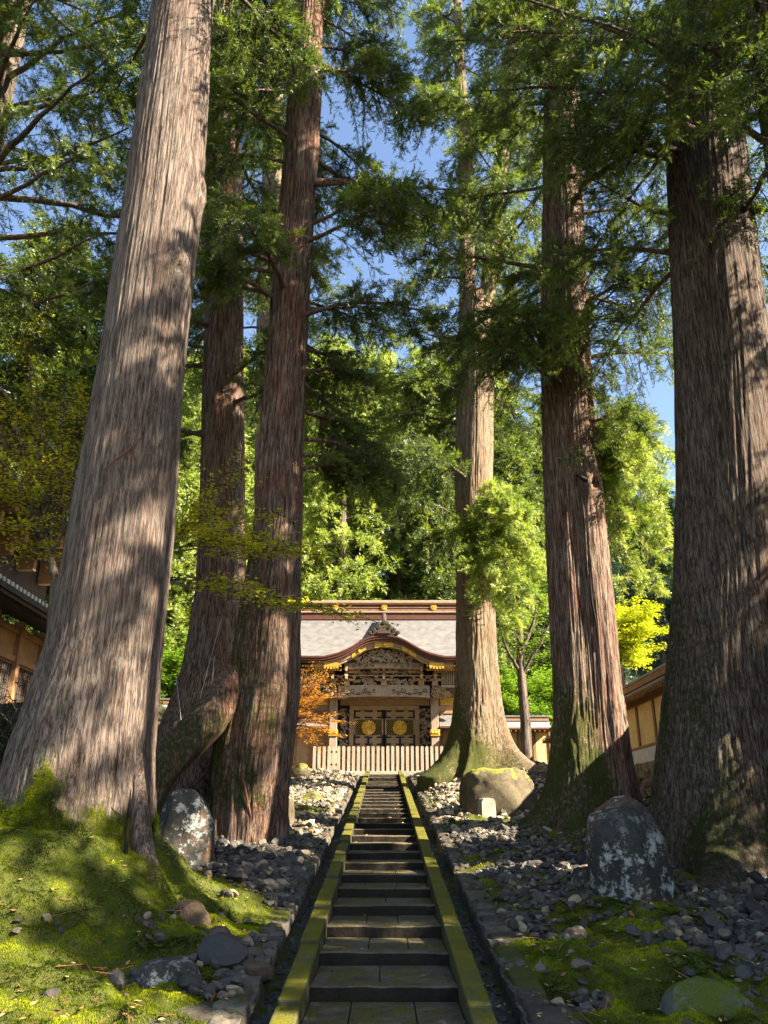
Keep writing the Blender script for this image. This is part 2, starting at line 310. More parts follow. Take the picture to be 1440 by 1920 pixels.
# ------------------------------------------------------------------ terrain
R1Y, RUN, RISE, NST = 9.92, 1.32, 0.1455, 29
def plane(Y):
    p = (EYE-1.67)+(RISE/RUN)*(Y-R1Y)
    top = (EYE-1.67)+RISE*(NST-1)
    return np.minimum(np.maximum(p, -0.15), top+0.02*np.maximum(Y-47, 0)*0)
TREES_AT = [(-4.9, 12.8, 1.7, 0.3), (6.0, 36, 2.2, 0.75), (4.7, 36, 2.2, 0.35), (5.5, 21.9, 1.6, 0.25), (-3.2, 19.8, 1.2, 0.2), (7.6, 16.6, 2.0, 0.2)]
def ground(X, Y, detail=True):
    X = np.asarray(X, float); Y = np.asarray(Y, float)
    z = plane(Y)-0.02
    ax = np.abs(X)
    z = z+0.10*sst(1.4, 3.0, ax)
    z = z+2.6*sst(-4.2, -8.5, X)*sst(19.5, 29, Y)*(1-0.8*sst(34, 48, Y))
    z = z+1.1*sst(-5, -9, X)*sst(9, 16, Y)*0.6
    for tx, ty, r, h in TREES_AT: z = z+h*np.exp(-((X-tx)**2+(Y-ty)**2)/(2*(r*0.95)**2))*sst(1.5, 2.3, ax)
    z = z+0.95*np.exp(-(np.maximum(np.hypot((X+5.3)*0.9, (Y-12.9)*0.85)-0.9, 0)/1.25)**2)*sst(-2.2, -3.6, X)
    hill = sst(60, 110, Y)*20+sst(110, 330, Y)*60
    hill = hill+sst(22, 70, X-0.25*(Y-60))*sst(35, 120, Y)*22+sst(140, 300, Y)*sst(30, 120, X)*25
    hill = hill+sst(-40, -90, X)*sst(20, 120, Y)*30
    z = z+hill+(fbm(X*0.03+3, Y*0.03, o=3)-0.5)*14*sst(62, 120, Y+0.4*np.maximum(ax-30, 0))
    if detail:
        m = sst(1.5, 2.2, ax)*(1-sst(60, 80, Y))
        z = z+m*((fbm(X*0.9, Y*0.9, o=4)-0.5)*0.30+(fbm(X*4+7, Y*4, o=3)-0.5)*0.12+(fbm(X*11+7, Y*11, o=2)-0.5)*0.04+(0.5-np.abs(vn(X*1.9+4, Y*1.9)-0.5)*2)*0.14+(0.5-np.abs(vn(X*4.3, Y*4.3+8)-0.5)*2)*0.07)
        z = z-0.24*sst(1.42, 1.36, ax)*sst(4, 5, Y)*(1-sst(47.2, 47.4, Y))
    return z
def mossmask(X, Y):
    X = np.asarray(X, float); Y = np.asarray(Y, float)
    n = fbm(X*0.7+11, Y*0.55+3, o=4)
    near = sst(16.5, 11.0, Y+0.6*(X < 0)*0)
    m = (n-0.5)*2.2+0.26
    m = m+np.where(X > 0, near*(0.34+0.3*sst(2.6,1.6,X)*sst(13,11,Y))*sst(1.2, 2.0, X), 0)
    m = m-np.where((X > 2.0) & (X < 3.2) & (Y > 12), 0.25, 0)
    d1 = np.hypot(X+4.75, (Y-12.2)*0.8); m = m+np.where(X < 0, sst(4.0, 2.4, d1)*1.2+sst(11.6, 10.0, Y)*sst(-1.9, -2.8, X)*0.5, 0)
    m = m-sst(16, 20, Y)*0.0+sst(22, 30, Y)*0.05
    m = m-np.where((X < -1.4) & (X > -3.2) & (Y > 10.5) & (Y < 17), 0.45, 0)
    return np.clip(m, 0, 1)
def axis(lo, hi, dense, mid):
    a = [lo]
    while a[-1] < hi:
        v = a[-1]; d = 0 if dense[0] <= v <= dense[1] else min(abs(v-dense[0]), abs(v-dense[1]))
        a.append(v+mid+d*0.055)
    return np.array(a)
gx = axis(-420, 420, (-9, 9), 0.055); gy = axis(-30, 620, (7.5, 26), 0.07)
GX, GY = np.meshgrid(gx, gy, indexing='ij'); GZ = ground(GX, GY)
gg = Geo(); gg.grid(GX, GY, GZ, 0, True, var=np.clip(mossmask(GX, GY)+(fbm(GX*4, GY*4, o=4)-0.5)*1.2, 0, 1).ravel())
fc = gg.F[0][0]; cy_ = GY.ravel()[fc[:, 0]]; cx_ = GX.ravel()[fc[:, 0]]
far = (cy_ > 62) | (np.abs(cx_) > 24); gg.F = [(fc[~far], 0, True), (fc[far], 1, True)]
tag(gg.build('ground', [GROUND, FOREST]), kind='structure')

rng = np.random.default_rng(7)
# ------------------------------------------------------------------ stone templates
def ico(sub):
    import bmesh
    bm = bmesh.new(); bmesh.ops.create_icosphere(bm, subdivisions=sub, radius=1); V = np.array([v.co[:] for v in bm.verts]); Fc = np.array([[v.index for v in f.verts] for f in bm.faces]); bm.free(); return V, Fc
ICO = {k: ico(k) for k in (1, 2, 3, 5)}
def rough_stone(sub, seed, amp=0.35, flat=4):
    V, Fc = ICO[sub]; r = np.random.default_rng(seed); V = V.copy()
    for _ in range(flat*2):                                         # slice flat facets
        n = r.normal(size=3); n /= np.linalg.norm(n); d = r.uniform(0.42, 0.78); k = V@n; V = V-np.outer(np.maximum(k-d, 0), n)
    s = r.uniform(0, 100); V = V*(1+amp*(fbm(V[:, 0]*1.5+s, V[:, 1]*1.5+s, V[:, 2]*1.5, 3)-0.5)[:, None]); return V, Fc
def scatter_stones(g, X, Y, Z, S, sub, r, var=None, sink=0.45, flatz=0.62):
    tm = [rough_stone(sub, 50+i, 0.3) for i in range(10)]; n = len(X); pick = r.integers(0, 10, n)
    for t in range(10):
        k = np.where(pick == t)[0]
        if not len(k): continue
        V, Fc = tm[t]; a = r.uniform(0, 2*PI, len(k)); ca, sa = np.cos(a), np.sin(a)
        sx, sy, sz = S[k]*r.uniform(0.8, 1.3, len(k)), S[k]*r.uniform(0.65, 1.0, len(k)), S[k]*flatz*r.uniform(0.7, 1.25, len(k))
        x = V[:, 0][None]*sx[:, None]; y = V[:, 1][None]*sy[:, None]; z = V[:, 2][None]*sz[:, None]
        tl = r.normal(0, 0.35, len(k))[:, None]; x, z = x*np.cos(tl)-z*np.sin(tl), x*np.sin(tl)+z*np.cos(tl)
        W = np.stack([x*ca[:, None]-y*sa[:, None]+X[k][:, None], x*sa[:, None]+y*ca[:, None]+Y[k][:, None], z+(Z[k]+sz*(1-sink)*0.8)[:, None]], -1)
        FF = (Fc[None]+np.arange(len(k))[:, None, None]*len(V)).reshape(-1, 3)
        vv = r.uniform(0, 1, len(k)) if var is None else var[k]
        g.add(W.reshape(-1, 3), FF, 0, False, np.repeat(vv, len(V)))
# ------------------------------------------------------------------ stairs
st = thing('stone_staircase', 'long flight of worn dark stone steps climbing to the gate between mossy kerbs', 'staircase', (0, R1Y, 0))
for k in range(-2, NST):
    y0 = R1Y+RUN*k; z = EYE-1.67+RISE*k; g = Geo()
    last = k == NST-1; y1 = y0+RUN+(0.0 if not last else 1.4)
    cuts = sorted([-0.8, rng.uniform(-0.35, -0.2), rng.uniform(0.2, 0.35), 0.8]) if k % 3 else [-0.8, rng.uniform(-0.1, 0.1), 0.8]
    xq = np.linspace(-0.8, 0.8, 40); jy = (fbm(xq*5+k*7.7, xq*0, o=3)-.5)*.035; jz = (fbm(xq*4+k*3.1, xq*0+5, o=3)-.5)*.022+xq*rng.normal(0, .004)
    sec = [(0.012, -0.17, 0), (0.0, -0.02, 1), (0.006, -0.006, 1), (0.02, 0.0, 1), (0.26, 0.0, 1), (0.26, -0.17, 0)]
    g.grid(np.array([xq for _ in sec]), np.array([y0+a+jy*(i < 4) for i, (a, b, q) in enumerate(sec)]), np.array([z+b+jz*q for a, b, q in sec]), 0, False)
    for a, b in zip(cuts[:-1], cuts[1:]):
        dz = rng.uniform(-0.004, 0.004); g.bb(a+0.004, b-0.004, y0+0.266, y1-0.004, z-0.26, z-0.004+dz, 0)
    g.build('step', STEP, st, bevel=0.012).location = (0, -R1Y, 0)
for sx in (-1, 1):
    y = R1Y-2.5*RUN; i = 0
    while y < 47.8:
        L = rng.uniform(1.9, 2.6); y1 = min(y+L, 48.0); g = Geo()
        def zt(yy): return EYE-1.67+RISE/RUN*(yy-R1Y)+0.13
        j = rng.uniform(-0.012, 0.012)
        j2 = rng.uniform(-.01, .01); a, b = zt(y)+j+(0.025 if sx < 0 else 0.0), zt(y1-0.008)+j-(0.025 if sx < 0 else 0.0)
        x0, x1 = sorted((sx*0.805, sx*(1.04+rng.uniform(-0.01, 0.01))))
        V = [[x0, y, a-0.5], [x1, y, a-0.5], [x1, y, a+j2], [x0, y, a], [x0, y1-0.01, b-0.5], [x1+j2, y1-0.01, b-0.5], [x1+j2, y1-0.01, b], [x0, y1-0.01, b+j2]]
        g.add(V, [[0, 1, 2, 3], [5, 4, 7, 6], [3, 2, 6, 7], [1, 0, 4, 5], [0, 3, 7, 4], [2, 1, 5, 6]])
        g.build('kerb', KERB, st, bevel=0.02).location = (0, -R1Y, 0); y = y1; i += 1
# gutter cobbles and edging stones
for sx, side in ((-1, 'left'), (1, 'right')):
    g = Geo(); n = 1500; X = sx*rng.uniform(1.06, 1.36, n); Y = 7.6+rng.uniform(0, 1, n)**1.5*38
    scatter_stones(g, X, Y, ground(X, Y)-0.02, rng.uniform(0.04, 0.09, n), 2, rng, sink=0.6, flatz=0.35)
    tag(g.build('cobbles', GUT), 'flat dark cobbles packed along the %s gutter beside the stair kerb' % side, 'cobbles', kind='stuff')
    e = thing('stone_edging', 'row of rough %s edging stones between the %s gutter and the bed' % (('brown', 'left') if sx < 0 else ('moss-topped', 'right')), 'stone edging', (sx*1.5, 8, 0))
    y = 7.4; 
    while y < 46.5:
        L = rng.uniform(0.2, 0.75); V, Fc = ICO[3]; V = np.clip(V*1.55, -1, 1)*[1, 1, 1]
        s = rng.uniform(0, 99); V = V*(1+0.5*(fbm(V[:, 0]*1.9+s, V[:, 1]*1.9, V[:, 2]*1.9+s, 4)-0.5)[:, None])
        wx = rng.uniform(0.09, 0.21); top = plane(y+L/2)-0.015+rng.uniform(-0.07, 0.05)
        g = Geo(); g.add(V*[wx, L/2*1.05, 0.24]*[0.8, 0.8, 0.8]*1.2+[sx*(1.36+wx), y+L/2, top-0.22], Fc, 0, False)
        if len(e.children) < 90: g.build('edging_stone', EDGE, e).location = (-sx*1.5, -8, 0)
        y += L
# ------------------------------------------------------------------ gravel beds
def bed(n, xr, yr, S, sub, name, label, dens=None, sd=1, power=1.0, light=0.0):
    r = np.random.default_rng(sd); X = r.uniform(*xr, n); Y = yr[0]+(yr[1]-yr[0])*r.uniform(0, 1, n)**power
    keep = mossmask(X, Y)+(fbm(X*4, Y*4, o=4)-0.5)*1.4+r.normal(0, 0.2, n) < 0.50
    if dens is not None: keep &= dens(X, Y) > r.uniform(0, 1, n)
    keep &= ~((X < -2.9) & (Y < 13.2) & (r.uniform(size=n) < .93))
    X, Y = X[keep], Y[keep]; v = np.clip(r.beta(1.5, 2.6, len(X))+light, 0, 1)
    g = Geo(); scatter_stones(g, X, Y, ground(X, Y), r.uniform(*S, len(X))*r.lognormal(0, .38, len(X)), sub, r, v)
    return tag(g.build(name, PEBBLE), label, 'gravel', kind='stuff')
def notree(X, Y):
    d = np.ones_like(X)
    for tx, ty, rr in ((-4.75, 13.3, 2.0), (5.5, 21.9, 1.3), (-3.2, 19.8, 1.0), (7.6, 16.6, 1.5), (5.2, 36, 1.6)): d *= np.hypot(X-tx, Y-ty) > rr
    return d
bed(9000, (-4.6, -1.55), (9.5, 21), (0.040, 0.088), 2, 'river_stones', 'loose dark grey river stones covering the left bed below the broken trunk', notree, 1)
bed(11000, (1.75, 6.5), (9, 22), (0.036, 0.082), 2, 'river_stones', 'loose dark river stones between moss patches in the right bed', notree, 2)
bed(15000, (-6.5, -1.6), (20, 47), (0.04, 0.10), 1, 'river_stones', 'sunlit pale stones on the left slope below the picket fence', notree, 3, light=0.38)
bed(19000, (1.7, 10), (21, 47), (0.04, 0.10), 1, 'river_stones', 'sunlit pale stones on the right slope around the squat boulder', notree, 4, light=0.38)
# ------------------------------------------------------------------ moss blades (short fuzz)
def moss_fuzz(g, PT, NR, r, size):
    n = len(PT); d = NR*1.0+r.normal(0, 0.55, (n, 3)); d /= np.linalg.norm(d, axis=1)[:, None]
    s = np.cross(d, r.normal(size=(n, 3))); s /= np.linalg.norm(s, axis=1)[:, None]
    L = r.uniform(0.6, 1.3, n)[:, None]*size; W = L*0.22
    T = np.stack([PT-s*W-NR*0.004, PT+s*W-NR*0.004, PT+d*L], 1); v = np.clip((fbm(PT[:, 0]*2.2, PT[:, 1]*2.2, PT[:, 2]*2.2, 4)-.5)*2.4+.5+r.normal(0, 0.12, n), 0, 1)
    g.soup(T, 0, v)
g = Geo(); r = np.random.default_rng(21)
for n, xr, yr, sz in ((330000, (1.7, 8.0), (8.4, 13.5), 0.020), (130000, (1.7, 9), (13.5, 24), 0.03), (230000, (-7, -1.7), (8.4, 13.0), 0.022), (60000, (-7, -1.7), (13, 22), 0.03), (50000, (-6, 9), (24, 46), 0.045)):
    X = r.uniform(*xr, n); Y = r.uniform(*yr, n); keep = (mossmask(X, Y)+(fbm(X*4, Y*4, o=4)-0.5)*2.0 > 0.42) & (np.abs(X) > 1.7)
    X, Y = X[keep], Y[keep]; moss_fuzz(g, np.c_[X, Y, ground(X, Y)], np.tile([0, 0, 1.0], (len(X), 1)), r, sz)
tag(g.build('moss', MOSSB), 'bright green moss carpeting the ground on both sides of the stairs', 'moss', kind='stuff')
# fallen leaves
g = Geo(); r = np.random.default_rng(5); n = 9000; X = r.uniform(-6, 8, n); Y = 8.5+r.uniform(0, 1, n)**1.4*36
on = np.abs(X) < 0.8; Z = ground(X, Y)+0.03; ks = np.floor((Y-R1Y)/RUN); Z = np.where(on, EYE-1.67+RISE*ks+0.008, Z)
keep = (np.abs(X) < 0.78) | (np.abs(X) > 1.1); keep &= ~(on & (r.uniform(size=n) > 0.16)); keep &= ~((Y < 17) & (r.uniform(size=n) > 0.55)); X, Y, Z = X[keep], Y[keep], Z[keep]; n = len(X)
a = r.uniform(0, 2*PI, n); s = r.uniform(0.010, 0.032, n)*np.interp(Y, [9, 30], [1, 1.6]); u = np.c_[np.cos(a), np.sin(a), r.normal(0, .25, n)]; v = np.c_[-np.sin(a), np.cos(a), r.normal(0, .25, n)]; c = np.c_[X, Y, Z]
s = s[:, None]; g.soup(np.stack([c-u*s*1.5, c-v*s*.7, c+u*s*1.5, c+v*s*.7], 1), 0, r.uniform(0, 1, n))
tag(g.build('fallen_leaves', DEADL), 'small brown fallen leaves strewn over steps and beds', 'leaves', kind='stuff')
g = Geo(); r = np.random.default_rng(6); n = 1500; X = r.uniform(-6, 7, n); Y = 8.6+r.uniform(0, 1, n)**1.3*20; k_ = np.abs(X) > 1.5; X, Y = X[k_], Y[k_]; n = len(X)
a = r.uniform(0, 2*PI, n); L_ = r.uniform(.05, .22, n); c = np.c_[X, Y, ground(X, Y)+.05]
T_ = blades_ = None
d_ = np.c_[np.cos(a), np.sin(a), r.normal(0, .12, n)]; w_ = np.c_[-np.sin(a), np.cos(a), r.normal(0, .3, n)]*.006; L_ = L_[:, None]
g.soup(np.stack([c-d_*L_-w_, c-d_*L_+w_, c+d_*L_+w_*.5, c+d_*L_-w_*.5], 1), 0, r.uniform(0, .45, n))
for q in range(3):
    b0 = c+d_*L_*r.uniform(-.6, .8, (n, 1)); e_ = d_*.5+w_/.006*r.choice([-1, 1], (n, 1))*.7; g.soup(np.stack([b0-w_*.6, b0+w_*.6, b0+e_*L_*.6], 1), 0, r.uniform(0, .4, n))
tag(g.build('fallen_twigs', DEADL), 'brown cedar twigs and sprigs littering the moss beds', 'twigs', kind='stuff')
# ------------------------------------------------------------------ boulders
def boulder(name, label, pxl, pxr, ptop, pbase, Y, mat, seed, cat='boulder', depth=0.8, shape=None, sink=0.12, cuts=9, bsc=0.5, box=0.8):
    c0 = P((pxl+pxr)/2, pbase, Y); zt = P(0, ptop, Y)[2]; W = (P(pxr, (ptop+pbase)/2, Y)[0]-P(pxl, (ptop+pbase)/2, Y)[0])/2
    H = (zt-c0[2]); rk = cat == 'rock'; V, Fc = ICO[3 if rk else 5]; r = np.random.default_rng(seed); V = V.copy()
    if rk: cuts += 4
    V = np.sign(V)*np.abs(V)**box
    for _ in range(cuts):
        n = r.normal(size=3); n[2] = abs(n[2])*0.7; n /= np.linalg.norm(n); d = r.uniform(0.66 if rk else 0.76, 0.95); V = V-np.outer(np.maximum(V@n-d, 0), n)*0.97
    V = V/np.abs(V).max(0)
    t = (V[:, 2]+1)/2
    if shape: V = V.copy(); wl, sh = shape(t); V[:, 0] = V[:, 0]*wl+sh; V[:, 1] *= np.maximum(wl, 0.3)
    V = V*[W, W*depth, (H*(1+sink))/2]; s = seed*3.7
    nn = V/(np.linalg.norm(V, axis=1)[:, None]+1e-9)
    V = V+nn*(((fbm(V[:, 0]*2.2+s, V[:, 1]*2.2, V[:, 2]*2.2, 5)-0.5)*0.22*bsc+(fbm(V[:, 0]*9, V[:, 1]*9+s, V[:, 2]*9, 3)-0.5)*0.05*bsc)[:, None])
    loc = (c0[0], Y+W*depth*0.3, max(c0[2], float(ground(c0[0], Y+W*depth*0.3))-0.42*H) if W < .5 else c0[2])
    g = Geo(); g.add(V+[0, 0, H/2-H*sink/2], Fc, 0, not rk); o = g.build(name, mat); o.location = loc
    return tag(o, label, cat)
boulder('standing_boulder', 'tall lichen-spotted boulder tapering to a dark mossy top at the right', 1118, 1275, 1484, 1712, 13.8, BOUL, 3, shape=lambda t: (np.interp(t, [0, .3, .6, .85, 1], [1.0, 1.0, .95, .85, .72]), np.interp(t, [0, .5, 1], [0.03, -0.03, -0.20])), cuts=3)
boulder('standing_boulder', 'lichen-blotched upright boulder behind the thick left trunk', 270, 390, 1478, 1665, 16.6, BOUL, 8, shape=lambda t: (np.interp(t, [0, .3, .7, 1], [.85, 1.0, 1.0, .8]), np.interp(t, [0, .5, 1], [0.06, 0.0, -0.06])), cuts=3)
boulder('squat_boulder', 'broad brown boulder with yellow moss on its flat top before the forked cedar', 872, 1012, 1440, 1548, 26.0, BOULM, 12, shape=lambda t: (np.interp(t, [0, .6, 1], [1.0, 1.0, .93]), 0.0*t), cuts=2, bsc=1.3, box=0.42)
boulder('lichen_rock', 'low rock blotched with pale lichen in the moss at lower left', 246, 380, 1788, 1872, 9.9, BOUL, 17, 'rock', cuts=8, bsc=0.35)
boulder('brown_rock', 'brown angular rock at the foot of the cracked root', 298, 385, 1706, 1775, 11.9, ROCKB, 22, 'rock', cuts=14, bsc=0.7)
boulder('brown_rock', 'sloping brown rock just right of the one under the cracked root', 375, 440, 1738, 1790, 11.3, ROCKB, 23, 'rock', cuts=10, bsc=0.3)
boulder('brown_rock', 'orange-brown wedge rock at the corner of the left edging', 455, 512, 1800, 1842, 10.4, ROCKB, 25, 'rock', cuts=10, bsc=0.25)
boulder('moss_covered_rock', 'wide rock wrapped in green moss at the bottom right corner', 1225, 1440, 1835, 1960, 8.9, stone_mat('thick_moss_rock', (0.05, 0.05, 0.04), (0.14, 0.13, 0.1), moss=0.36, sc=1.8, mossc=(0.05, 0.08, 0.01), mossbright=(0.15, 0.155, 0.014)), 31, 'rock', cuts=8, bsc=0.5)
boulder('small_grey_rock', 'little pale grey rock at the very lower left corner', 70, 108, 1893, 1918, 9.2, BOUL, 33, 'rock', bsc=0.2)
boulder('small_grey_rock', 'dark pointed stone on the moss above the moss-wrapped rock', 1288, 1330, 1790, 1822, 10.6, ROCKB, 34, 'rock', bsc=0.2)
boulder('small_grey_rock', 'dark rounded stone in the moss near the right edging', 1130, 1160, 1886, 1912, 9.3, BOUL, 36, 'rock', bsc=0.2)
boulder('small_grey_rock', 'dark flat slab with white flecks below the tall lichen boulder', 1050, 1110, 1762, 1800, 11.3, BOUL, 35, 'rock', bsc=0.2)
boulder('mossy_rock', 'dark mossy block leaning at the left side of the tall lichen boulder', 1075, 1135, 1625, 1690, 14.8, BOUL, 38, 'rock', bsc=0.3)
boulder('bed_rock', 'pale jagged rock beside the foot of the broken trunk', 515, 555, 1495, 1545, 23.5, BOULM, 41, 'rock', bsc=0.3)
boulder('bed_rock', 'sunlit rock at the far left corner of the picket fence', 545, 580, 1428, 1460, 42, BOULM, 42, 'rock', bsc=0.3)
boulder('bed_rock', 'sunlit flat rock on the left slope halfway to the fence', 560, 605, 1485, 1510, 30, BOULM, 43, 'rock', bsc=0.3)
boulder('bed_rock', 'bright rock glimpsed between the two left trunks', 285, 330, 1375, 1402, 29, BOULM, 44, 'rock', bsc=0.3)
# small upright marker stone
g = Geo(); c = P(914, 1546, 24.8); hh = P(914, 1496, 24.8)[2]-c[2]
g.prism([(-.23, -.1), (.23, -.1), (.22, hh*.85), (.15, hh*.97), (0, hh), (-.15, hh*.97), (-.22, hh*.85)], -.14, .14)
o = g.build('stone_marker', stone_mat('marker_stone', (0.2, 0.18, 0.13), (0.36, 0.33, 0.26), moss=-0.1, sc=3), bevel=0.03); o.location = c; o.rotation_euler = (0, 0, 0.35)
tag(o, 'small upright round-topped stone marker in front of the squat boulder', 'stone marker')
# ------------------------------------------------------------------ trunks
def rows_to_axis(rows, Y, tops=()):
    Z, X, R = [], [], []
    for py, l, r_ in rows:
        a, b = P(l, py, Y), P(r_, py, Y); Z.append(a[2]); X.append((a[0]+b[0])/2); R.append((b[0]-a[0])/2)
    for z, x, r_ in tops: Z.append(z); X.append(x); R.append(r_)
    i = np.argsort(Z); return np.array(Z)[i], np.array(X)[i], np.array(R)[i]
def trunk(g, rows, Y, tops=(), gz0=None, nt_=180, dz=0.05, lobes=(), ridge=0.03, seed=0, mossf=None, zlow=None, dy=None, flute=0.02, mat=0, knots=()):
    Z0, X0, R0 = rows_to_axis(rows, Y, tops)
    zl = (float(ground(X0[0], Y))-1.6) if zlow is None else zlow
    # finer low down and in view, coarser higher up
    zs = [zl]
    while zs[-1] < Z0[-1]: zs.append(zs[-1]+dz*(1+max(0, zs[-1]-zl-8)*0.10))
    zs = np.array(zs); th = np.arange(nt_)*2*PI/nt_
    cx = np.interp(zs, Z0, X0); R = np.interp(zs, Z0, R0)
    k = np.ones(9)/9
    if len(zs) > 20:
        cx = np.convolve(np.pad(cx, 4, 'edge'), k, 'valid'); R = np.convolve(np.pad(R, 4, 'edge'), k, 'valid')
    cy = Y+(np.interp(zs, *dy) if dy else 0)
    ZZ, TT = np.meshgrid(zs, th, indexing='ij'); RR = np.repeat(R[:, None], nt_, 1)
    C, S = np.cos(TT), np.sin(TT); gz = float(ground(X0[0], Y)) if gz0 is None else gz0; s = seed*13.1
    tw = TT+0.04*(ZZ-gz)
    lob = (vn(np.cos(tw)*1.7+s, np.sin(tw)*1.7, ZZ*0.05)-0.5)*2
    RR = RR*(1+flute*4*lob)
    if lobes:
        rl = np.random.default_rng(900+seed); lobes = list(lobes)+[(rl.uniform(0, 6.28), rl.uniform(.10, .32), rl.uniform(.35, 1.1), rl.uniform(.09, .2)) for _ in range(9)]
    for a, amp, h, wd in lobes:
        d = np.angle(np.exp(1j*(TT-a))); RR = RR+amp*np.exp(-(d/wd)**2)*np.exp(-np.maximum(ZZ-gz, -0.5)/h)
    q = 8.0; r1 = vn(C*RR*q*1.5+s, S*RR*q*1.5, ZZ*0.22+s); r2 = vn(C*RR*q*3.0+s, S*RR*q*3.0+4, ZZ*0.45); r3 = vn(C*RR*26, S*RR*26, ZZ*1.8+s)
    rd = (1-np.abs(2*r1-1)*1.5)*0.8+(1-np.abs(2*r2-1)*1.5)*0.6+(r3-0.5)*0.5
    RR = RR+ridge*rd
    mv = np.zeros_like(RR) if mossf is None else mossf(ZZ-gz, TT, lob)
    mv = np.clip(mv+(fbm(C*RR*1.3+s, S*RR*1.3, ZZ*0.7, 4)-0.5)*1.0*(mv > 0), 0, 1)
    RR = RR+np.clip(mv-0.4, 0, 0.6)*0.10*(fbm(C*RR*4, S*RR*4, ZZ*4, 3))
    for kz, ka, kr, ka2 in knots:
        d = np.hypot(np.angle(np.exp(1j*(TT-ka)))*np.interp(kz, zs, R), (ZZ-kz)*0.75); RR = RR+ka2*np.exp(-(d/kr)**2)-ka2*1.5*np.exp(-(d/(kr*0.42))**2)
    X = cx[:, None]+RR*C; Yy = (cy[:, None] if np.ndim(cy) else cy)+RR*S
    n, m = X.shape; V = np.stack([X, Yy, ZZ], -1).reshape(-1, 3); i = np.arange(n-1)[:, None]*m; j = np.arange(m)[None]; j2 = (j+1) % m
    g.add(V, np.stack([i+j, i+j2, i+m+j2, i+m+j], -1).reshape(-1, 4), mat, True, mv.ravel())
    return zs, cx, R
def root(g, pts, r, k=28, seed=0, mossv=0.3, mat=0):
    pts = np.array(pts, float); t = np.linspace(0, 1, 60); u = np.linspace(0, 1, len(pts))
    Pp = np.c_[[np.interp(t, u, pts[:, i]) for i in range(3)]].T; kk = np.ones(7)/7
    Pp = np.c_[[np.convolve(np.pad(Pp[:, i], 3, 'edge'), kk, 'valid') for i in range(3)]].T
    rr = np.interp(t, np.linspace(0, 1, len(r)), r); T = np.gradient(Pp, axis=0); T /= np.linalg.norm(T, axis=1)[:, None]
    A = np.cross(T, [0.2, 0.9, 0.1]); A /= np.linalg.norm(A, axis=1)[:, None]; B = np.cross(T, A); th = np.arange(k)*2*PI/k
    V = Pp[:, None]+(rr[:, None]*(1+0.2*(vn(np.cos(th)[None]*2+seed, np.sin(th)[None]*2, t[:, None]*3)-0.5)+0.06*(vn(np.cos(th)[None]*9, np.sin(th)[None]*9, t[:, None]*4)-.5)))[..., None]*(np.cos(th)[None, :, None]*A[:, None]+np.sin(th)[None, :, None]*B[:, None])
    i = np.arange(59)[:, None]*k; j = np.arange(k)[None]; j2 = (j+1) % k
    g.add(V, np.stack([i+j, i+j2, i+k+j2, i+k+j], -1).reshape(-1, 4), mat, True, mossv)
# ------------------------------------------------------------------ foliage
def blades(base, axis, L, nb, r, wid=0.05, spread=(20, 52), bl=0.40):
    """needle sprays: for each base/axis/length, nb thin blades fanned round the axis"""
    n = len(base); ax = axis/(np.linalg.norm(axis, axis=1)[:, None]+1e-9)
    a1 = np.cross(ax, r.normal(size=(n, 3))); a1 /= np.linalg.norm(a1, axis=1)[:, None]+1e-9; a2 = np.cross(ax, a1)
    t = np.linspace(0.0, 1.0, nb)[None]*np.ones((n, 1))
    al = np.radians(r.uniform(*spread, (n, nb)))*(1-0.5*t); ph = np.arange(nb)[None]*2.4+r.uniform(0, 6.28, (n, 1))+r.normal(0, .3, (n, nb))
    L = np.asarray(L).reshape(-1, 1)
    d = np.cos(al)[..., None]*ax[:, None]+np.sin(al)[..., None]*(np.cos(ph)[..., None]*a1[:, None]+np.sin(ph)[..., None]*a2[:, None])
    b = base[:, None]+ax[:, None]*(t*L*0.72)[..., None]
    ln = (L*bl*(1.05-0.35*t)*r.uniform(.8, 1.2, (n, nb)))[..., None]
    sd = np.cross(d, r.normal(size=(n, nb, 3))); sd /= np.linalg.norm(sd, axis=2)[..., None]+1e-9
    w_ = (L*wid)[..., None]
    T = np.stack([b-sd*w_*0.5, b+d*ln*0.45-sd*w_, b+d*ln, b+d*ln*0.5+sd*w_], 2)
    return T.reshape(-1, 4, 3)
def limb_path(start, end, r, sag=0.0, n=14, wob=0.10):
    s = np.asarray(start, float); e = np.asarray(end, float); t = np.linspace(0, 1, n)[:, None]; L = np.linalg.norm(e-s)
    p = s+(e-s)*t; p[:, 2] += (np.sin(t[:, 0]*PI)*sag)
    w_ = np.cumsum(r.normal(0, 1, (n, 3)), 0); w_ -= w_[0]; w_ = w_-(w_[-1])*t; return p+w_*wob*L/n*np.sin(t*PI)**0.5
